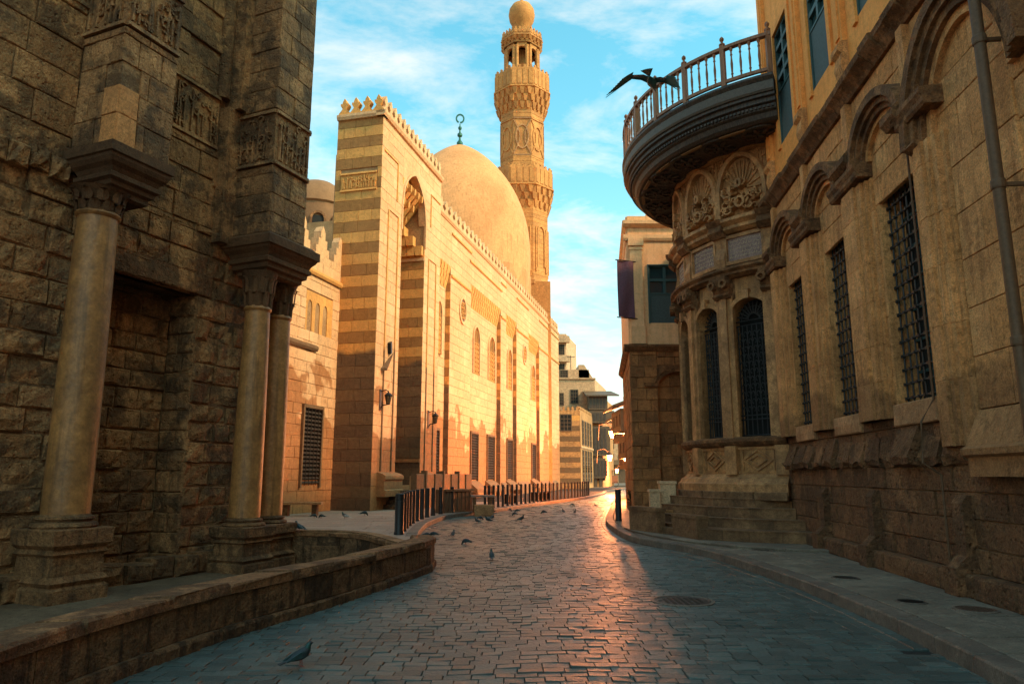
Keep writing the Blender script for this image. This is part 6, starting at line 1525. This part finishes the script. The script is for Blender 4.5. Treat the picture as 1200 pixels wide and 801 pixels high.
# lit street lanterns
def street_lantern(px_, py_, Y, label, side, s=1.0, W=1700):
    c_ = at(px_, py_, Y); t = thing('lit_lantern', label, 'lamp', c_, 'lit lanterns at the end of the street'); x, y, z = c_
    q = MB(); q.lathe((x,y,z), [(.16*s,-.34*s),(.30*s,.25*s)], 6); q.build('glass', M_lamp, t)
    q = MB(); q.lathe((x,y,z), [(.34*s,.25*s),(.34*s,.30*s),(.14*s,.48*s),(.03,.62*s)], 6); q.lathe((x,y,z), [(.06,-.44*s),(.19*s,-.36*s),(.18*s,-.33*s)], 6); q.build('lantern_frame', M_iron, t)
    q = MB(); q.tube([(x,y,z+.55*s), (x+side*.5,y,z+.95*s), (x+side*1.1,y,z+.8*s), (x+side*1.2,y,z-.5)], .05); q.build('bracket', M_dlat, t)
    ld = bpy.data.lights.new('lantern_light', 'POINT'); ld.energy = W; ld.color = (1.0,.30,.09); ld.shadow_soft_size = .3*s; lo = bpy.data.objects.new('lantern_light', ld); C.objects.link(lo); lo.parent = t; lo.location = (0,-.42*s,-.1)
street_lantern(717.5, 508.5, 60, 'highest of the lit lanterns, glowing in front of the far pink house', -1, .95)
street_lantern(732.8, 526, 44, 'upper lit lantern of the close pair beside the right-hand houses', 1, .72)
street_lantern(733.8, 535.5, 41, 'lower lit lantern of the close pair beside the right-hand houses', 1, .66)
street_lantern(714.5, 536, 66, 'lit lantern low under the wooden lattice bays on the left', -1, .85)
street_lantern(723, 551, 95, 'smallest and farthest lit lantern in the middle of the street end', 1, .8)
# awnings / street clutter far off
for i, (px_, py_, Y, lab) in enumerate(((716,572,100,'dark parked cart far off where the street bends'),)):
    p = at(px_, py_, Y); t = thing('street_cart', lab, 'cart', (p[0],Y,.0)); q = MB(); q.fbox(Frame((p[0],Y),(1,0)), -.9, .9, -.5, .5, .5, 1.5); q.build('box', M_pwood, t)
    q = MB(); q.fbox(Frame((p[0],Y),(1,0)), -1.1, 1.1, -.7, .7, 2.1, 2.2); [q.fbox(Frame((p[0],Y),(1,0)), s*.9-.03, s*.9+.03, -.03, .03, 1.4, 2.15) for s in (-1,1)]; q.build('canopy', M_mwood, t)
    for s in (-.6,.6): q = MB(); q.band(Frame((p[0]+s,Y-.52),(1,0)), [(.35*math.cos(k*.52), .36+.35*math.sin(k*.52)) for k in range(12)], [(-.03,-.03),(.03,-.03),(.03,.03),(-.03,.03)], closed=True); q.build('wheel', M_iron, t)
# ================================================================== BIRDS
random.seed(51)
def pigeon_mesh(pose='stand'):
    """returns list of (name, MB, mat); bird faces +x, feet at z=0, about 0.32 m long"""
    parts = []
    # one continuous body: rings along a spine from tail root to beak root
    if pose == 'peck': sp = [(-.155,.105,.012,.010),(-.115,.110,.028,.022),(-.06,.118,.050,.045),(0,.122,.060,.058),(.05,.112,.054,.054),(.085,.088,.036,.038),(.102,.060,.025,.026),(.112,.040,.024,.024),(.124,.022,.020,.021),(.134,.012,.009,.009)]
    else: sp = [(-.155,.075,.012,.010),(-.115,.085,.028,.022),(-.06,.105,.050,.045),(0,.125,.060,.058),(.045,.145,.054,.056),(.072,.172,.038,.040),(.082,.200,.026,.027),(.090,.222,.025,.026),(.105,.230,.024,.024),(.122,.228,.012,.012)]
    q = MB(); n = 12; vs = []
    for i, (x, z, ry, rz) in enumerate(sp):
        a = sp[max(i-1,0)]; b = sp[min(i+1,len(sp)-1)]; t = Vector((b[0]-a[0],0,b[1]-a[1])).normalized(); up = Vector((-t.z,0,t.x))
        for k in range(n):
            w = 2*math.pi*k/n; vs.append(Vector((x,0,z))+Vector((0,1,0))*ry*math.cos(w)+up*rz*math.sin(w))
    fs = [(i*n+k, i*n+(k+1)%n, (i+1)*n+(k+1)%n, (i+1)*n+k) for i in range(len(sp)-1) for k in range(n)]+[tuple(range(n-1,-1,-1)), tuple((len(sp)-1)*n+k for k in range(n))]
    q.add(vs, fs); parts.append(('body', q, M_pigeon))
    q = MB(); i0 = 5; q.add([v*1.0+ (v-Vector((sp[i0+(j//n)][0],0,sp[i0+(j//n)][1])))*.05 for j, v in enumerate(vs[i0*n:(i0+3)*n])], [(i*n+k, i*n+(k+1)%n, (i+1)*n+(k+1)%n, (i+1)*n+k) for i in range(2) for k in range(n)]); parts.append(('neck', q, M_pneck))
    zt = sp[0][1]
    q = MB(); q.hexa([(-.13,-.020,zt+.002),(-.13,.020,zt+.002),(-.245,.034,zt-.022),(-.245,-.034,zt-.022),(-.13,-.018,zt+.014),(-.13,.018,zt+.014),(-.245,.033,zt-.014),(-.245,-.033,zt-.014)]); parts.append(('tail', q, M_pigeon))
    for s in (-1, 1):
        q = MB(); P = [(.045,.135),(.03,.155),(-.03,.155),(-.10,.122),(-.185,.078),(-.17,.070),(-.09,.088),(-.01,.098),(.03,.105)]
        if pose == 'peck': P = [(x, z-.008-.12*(x+.0)*0) for x, z in P]
        V = [(x, s*(.052+.010*math.sin((x+.18)*14)), z) for x, z in P]+[(x, s*(.038), z) for x, z in P]; m_ = len(P)
        q.add(V, [tuple(range(m_)), tuple(range(2*m_-1, m_-1, -1))]+[(i,(i+1)%m_,m_+(i+1)%m_,m_+i) for i in range(m_)]); parts.append(('wing', q, M_pwing))
        q = MB(); q.tube([(.0,s*.022,.075),(.008,s*.024,.035),(.0,s*.024,.006)], .006, 6)
        for dx, dy in ((.032,0),(.024,.016),(.024,-.016),(-.018,0)): q.tube([(.0,s*.024,.006),(dx,s*.024+dy,.003)], .0032, 5)
        parts.append(('leg', q, M_pleg))
    hx, hz = sp[-1][0], sp[-1][1]; d = (.024, -.004) if pose == 'stand' else (.012, -.016)
    q = MB(); q.lathe((0,0,0), [(.006,0),(.0055,.3),(.0015,1)], 6)
    q.v = [(hx-.004+d[0]*v[2]+v[1]*.0, v[0], hz+d[1]*v[2]+v[1]) for v in q.v]; parts.append(('beak', q, M_beak))
    for s in (-1, 1):
        e = sp[-2]; q = MB(); q.lathe((e[0],s*(e[2]*.88),e[1]+.006), [(.001,-.005),(.005,-.003),(.005,.003),(.001,.005)], 8); parts.append(('eye', q, M_castr))
    return parts
protos = {}
def pigeon(loc, face, pose, label, white=False, scale=1.0, group='pigeons on the ground'):
    scale *= .8
    key = (pose, white)
    if key not in protos:
        t = thing('pigeon', label, 'pigeon', (0,0,0), group)
        for nm, q, m_ in pigeon_mesh(pose): q.build(nm, (M_pwhite if (white and nm in ('wing','tail')) else m_), t, smooth=nm in ('body','neck','beak','leg'), origin=(0,0,0))
        protos[key] = t; t.location = loc; t.rotation_euler = (0,0,R(face)); t.scale = (scale,)*3; return t
    d = dup(protos[key], loc, R(face), label, scale); d['group'] = group; return d
def P0(x, y, z=0): p = gp(x, y, z); return (p[0], p[1], z+.004)
pigeon(P0(352,781), 40, 'stand', 'large nearest pigeon with raised head on the cobbles below the parapet wall', scale=.98)
birds = [(576,656,95,'stand','single upright pigeon nearest the street centre, facing away',0,1),
 (546,638,170,'peck','pigeon walking with low head between the parapet end and the street centre',0,1),
 (531,629,80,'stand','pigeon facing away on the cobbles just right of the parapet end',0,0.95),
 (508,629,185,'peck','right one of two pigeons feeding beside the kerb at the parapet end',0,1),
 (500,630,20,'peck','left one of two pigeons feeding beside the kerb at the parapet end',0,1),
 (559,613,150,'stand','leftmost pigeon of the tight cluster left of the street centre',0,1),
 (563,609,10,'peck','feeding pigeon at the back of the tight cluster',0,1),
 (572,612,200,'stand','dark pigeon in the middle of the tight cluster',0,1.1),
 (577,609,60,'stand','rightmost pigeon of the tight cluster with head high',0,1.15),
 (611,611,35,'stand','pigeon stretching its neck right of the cluster',0,1.2),
 (603,604,150,'peck','pigeon feeding just behind the neck stretching one',0,1),
 (598,599,60,'peck','pale backed pigeon near the kerb behind the pair, left one',0,1),
 (606,600,170,'peck','pigeon near the kerb behind the pair, right one',0,1),
 (637,602,180,'peck','long low pigeon feeding alone in mid street',0,1.1),
 (660,601,100,'stand','left one of two small pigeons at mid street right of the lone feeder',0,1),
 (674,602,70,'stand','right one of two small pigeons at mid street right of the lone feeder',0,1),
 (671,593,20,'peck','faint small pigeon far up the street near the kerb',0,1.1),
 (698,594,120,'stand','farthest small pigeon up the street towards the lone bollard',0,1),
 (556,603,20,'peck','pigeon beside the pale stone block, left of it',0,1),
 (577,601,200,'peck','pigeon beside the pale stone block, right of it',0,1)]
for x, y, f_, po, lab, wh, s in birds: pigeon(P0(x, y), f_, po, lab, bool(wh), s)
for x, y, f_, po, lab, wh, s in [(368,606.5,30,'peck','left one of two small pigeons feeding on the plaza below the bench',0,1),(376.5,607,160,'peck','right one of two small pigeons feeding on the plaza below the bench',0,1),
   (404,607.5,175,'stand','pigeon with white wings standing on the plaza',1,1.1),(427,604,20,'peck','dark pigeon on the plaza close to the portal corner',0,1.2)]: pigeon(P0(x, y, .15), f_, po, lab, bool(wh), s, 'pigeons on the plaza')
p = gp(350, 622.5, .275); pigeon((p[0],p[1],.275), 150, 'stand', 'pigeon perched on the far parapet coping in front of the plaza', scale=1.25, group='pigeons on the plaza')
# flying bird near the balcony
fx, fy, fz = at(764, 97, 6.4)
fb = thing('flying_pigeon', 'dark teal pigeon in flight with long spread wings in front of the balcony rail', 'pigeon', (fx,fy,fz))
def loc_(v): return (fx+v[0], fy+v[1], fz+v[2])
q = MB(); n = 12; sp = [(-.19,.010,.010),(-.15,.026,.014),(-.08,.048,.034),(0,.058,.046),(.07,.044,.040),(.11,.030,.030),(.14,.030,.029),(.165,.022,.022),(.178,.008,.008)]; vs = []
for x, ry, rz in sp:
    for k in range(n): w = 2*math.pi*k/n; vs.append(loc_(((.35*x+ry*math.cos(w)*.94)*.8, (.94*x-ry*math.cos(w)*.35)*.8, (rz*math.sin(w)+.12*x)*.8)))
q.add(vs, [(i*n+k, i*n+(k+1)%n, (i+1)*n+(k+1)%n, (i+1)*n+k) for i in range(len(sp)-1) for k in range(n)]+[tuple(range(n-1,-1,-1)), tuple((len(sp)-1)*n+k for k in range(n))]); q.build('body', M_bird, fb, smooth=True)
q = MB(); q.tube([loc_((.06,.165,.022)), loc_((.072,.195,.018))], .008, 6, r1=.002); q.build('beak', M_beak, fb)
def wing(tipx, tipz, midx, midz, s):
    """three-jointed wing with separate primaries"""
    q = MB(); J = [(0,0,.02),(midx*.5,-.02,.02+midz*.7),(midx,-.01,.02+midz),(tipx,-.08,tipz)]
    lead = [Vector(j) for j in J]; ch = [.12,.11,.09,.015]
    V = []
    for j, c_ in zip(lead, ch): V += [loc_(j+Vector((0,.05,0))), loc_(j+Vector((0,.05-c_,-.012))), loc_(j+Vector((0,.05-c_*.5,.012)))]
    for i in range(2): q.add([V[i*3],V[i*3+2],V[i*3+5],V[i*3+3]], [(0,1,2,3)]); q.add([V[i*3+2],V[i*3+1],V[i*3+4],V[i*3+5]], [(0,1,2,3)]); q.add([V[i*3],V[i*3+1],V[i*3+4],V[i*3+3]], [(0,1,2,3)])
    w = lead[2]; tp = lead[3]
    for k in range(8):
        t = k/7; e = w+(tp-w)*(1-.5*t)+Vector((0,-.02-.12*t,-.015*t)); b_ = w+Vector((0,.05-.10*t,0)); sd_ = Vector((0,.016,.0))
        m_ = b_+(e-b_)*.6; q.hexa([loc_(v) for v in (b_-sd_, b_+sd_, m_+sd_*1.1, m_-sd_*1.1)]+[loc_(v+Vector((0,0,.004))) for v in (b_-sd_, b_+sd_, m_+sd_*1.1, m_-sd_*1.1)])
        q.hexa([loc_(v) for v in (m_-sd_*1.1, m_+sd_*1.1, e+sd_*.3, e-sd_*.3)]+[loc_(v+Vector((0,0,.003))) for v in (m_-sd_*1.1, m_+sd_*1.1, e+sd_*.3, e-sd_*.3)])
    # thickness along the arm
    q.tube([loc_(j+Vector((0,.045,0))) for j in lead[:3]]+[loc_(lead[3]+Vector((0,.02,0)))], .013, 7, r1=.003); q.build('wing', M_bird, fb)
wing(-.46, -.19, -.19, .045, -1); wing(.25, -.12, .13, .01, 1)
q = MB()
for k in range(5):
    a = (k-2)*.16; b0 = Vector((-.055,-.15,-.02)); dn = Vector((-.35*math.cos(a)-.94*math.sin(a)*.9, -.94*math.cos(a)+.35*math.sin(a), -.10)); e = b0+dn*.15; sd_ = Vector((.94,-.35,0))*.014
    q.hexa([loc_(v) for v in (b0-sd_*.6,b0+sd_*.6,e+sd_,e-sd_)]+[loc_(v+Vector((0,0,.005))) for v in (b0-sd_*.6,b0+sd_*.6,e+sd_,e-sd_)])
q.build('tail', M_bird, fb)
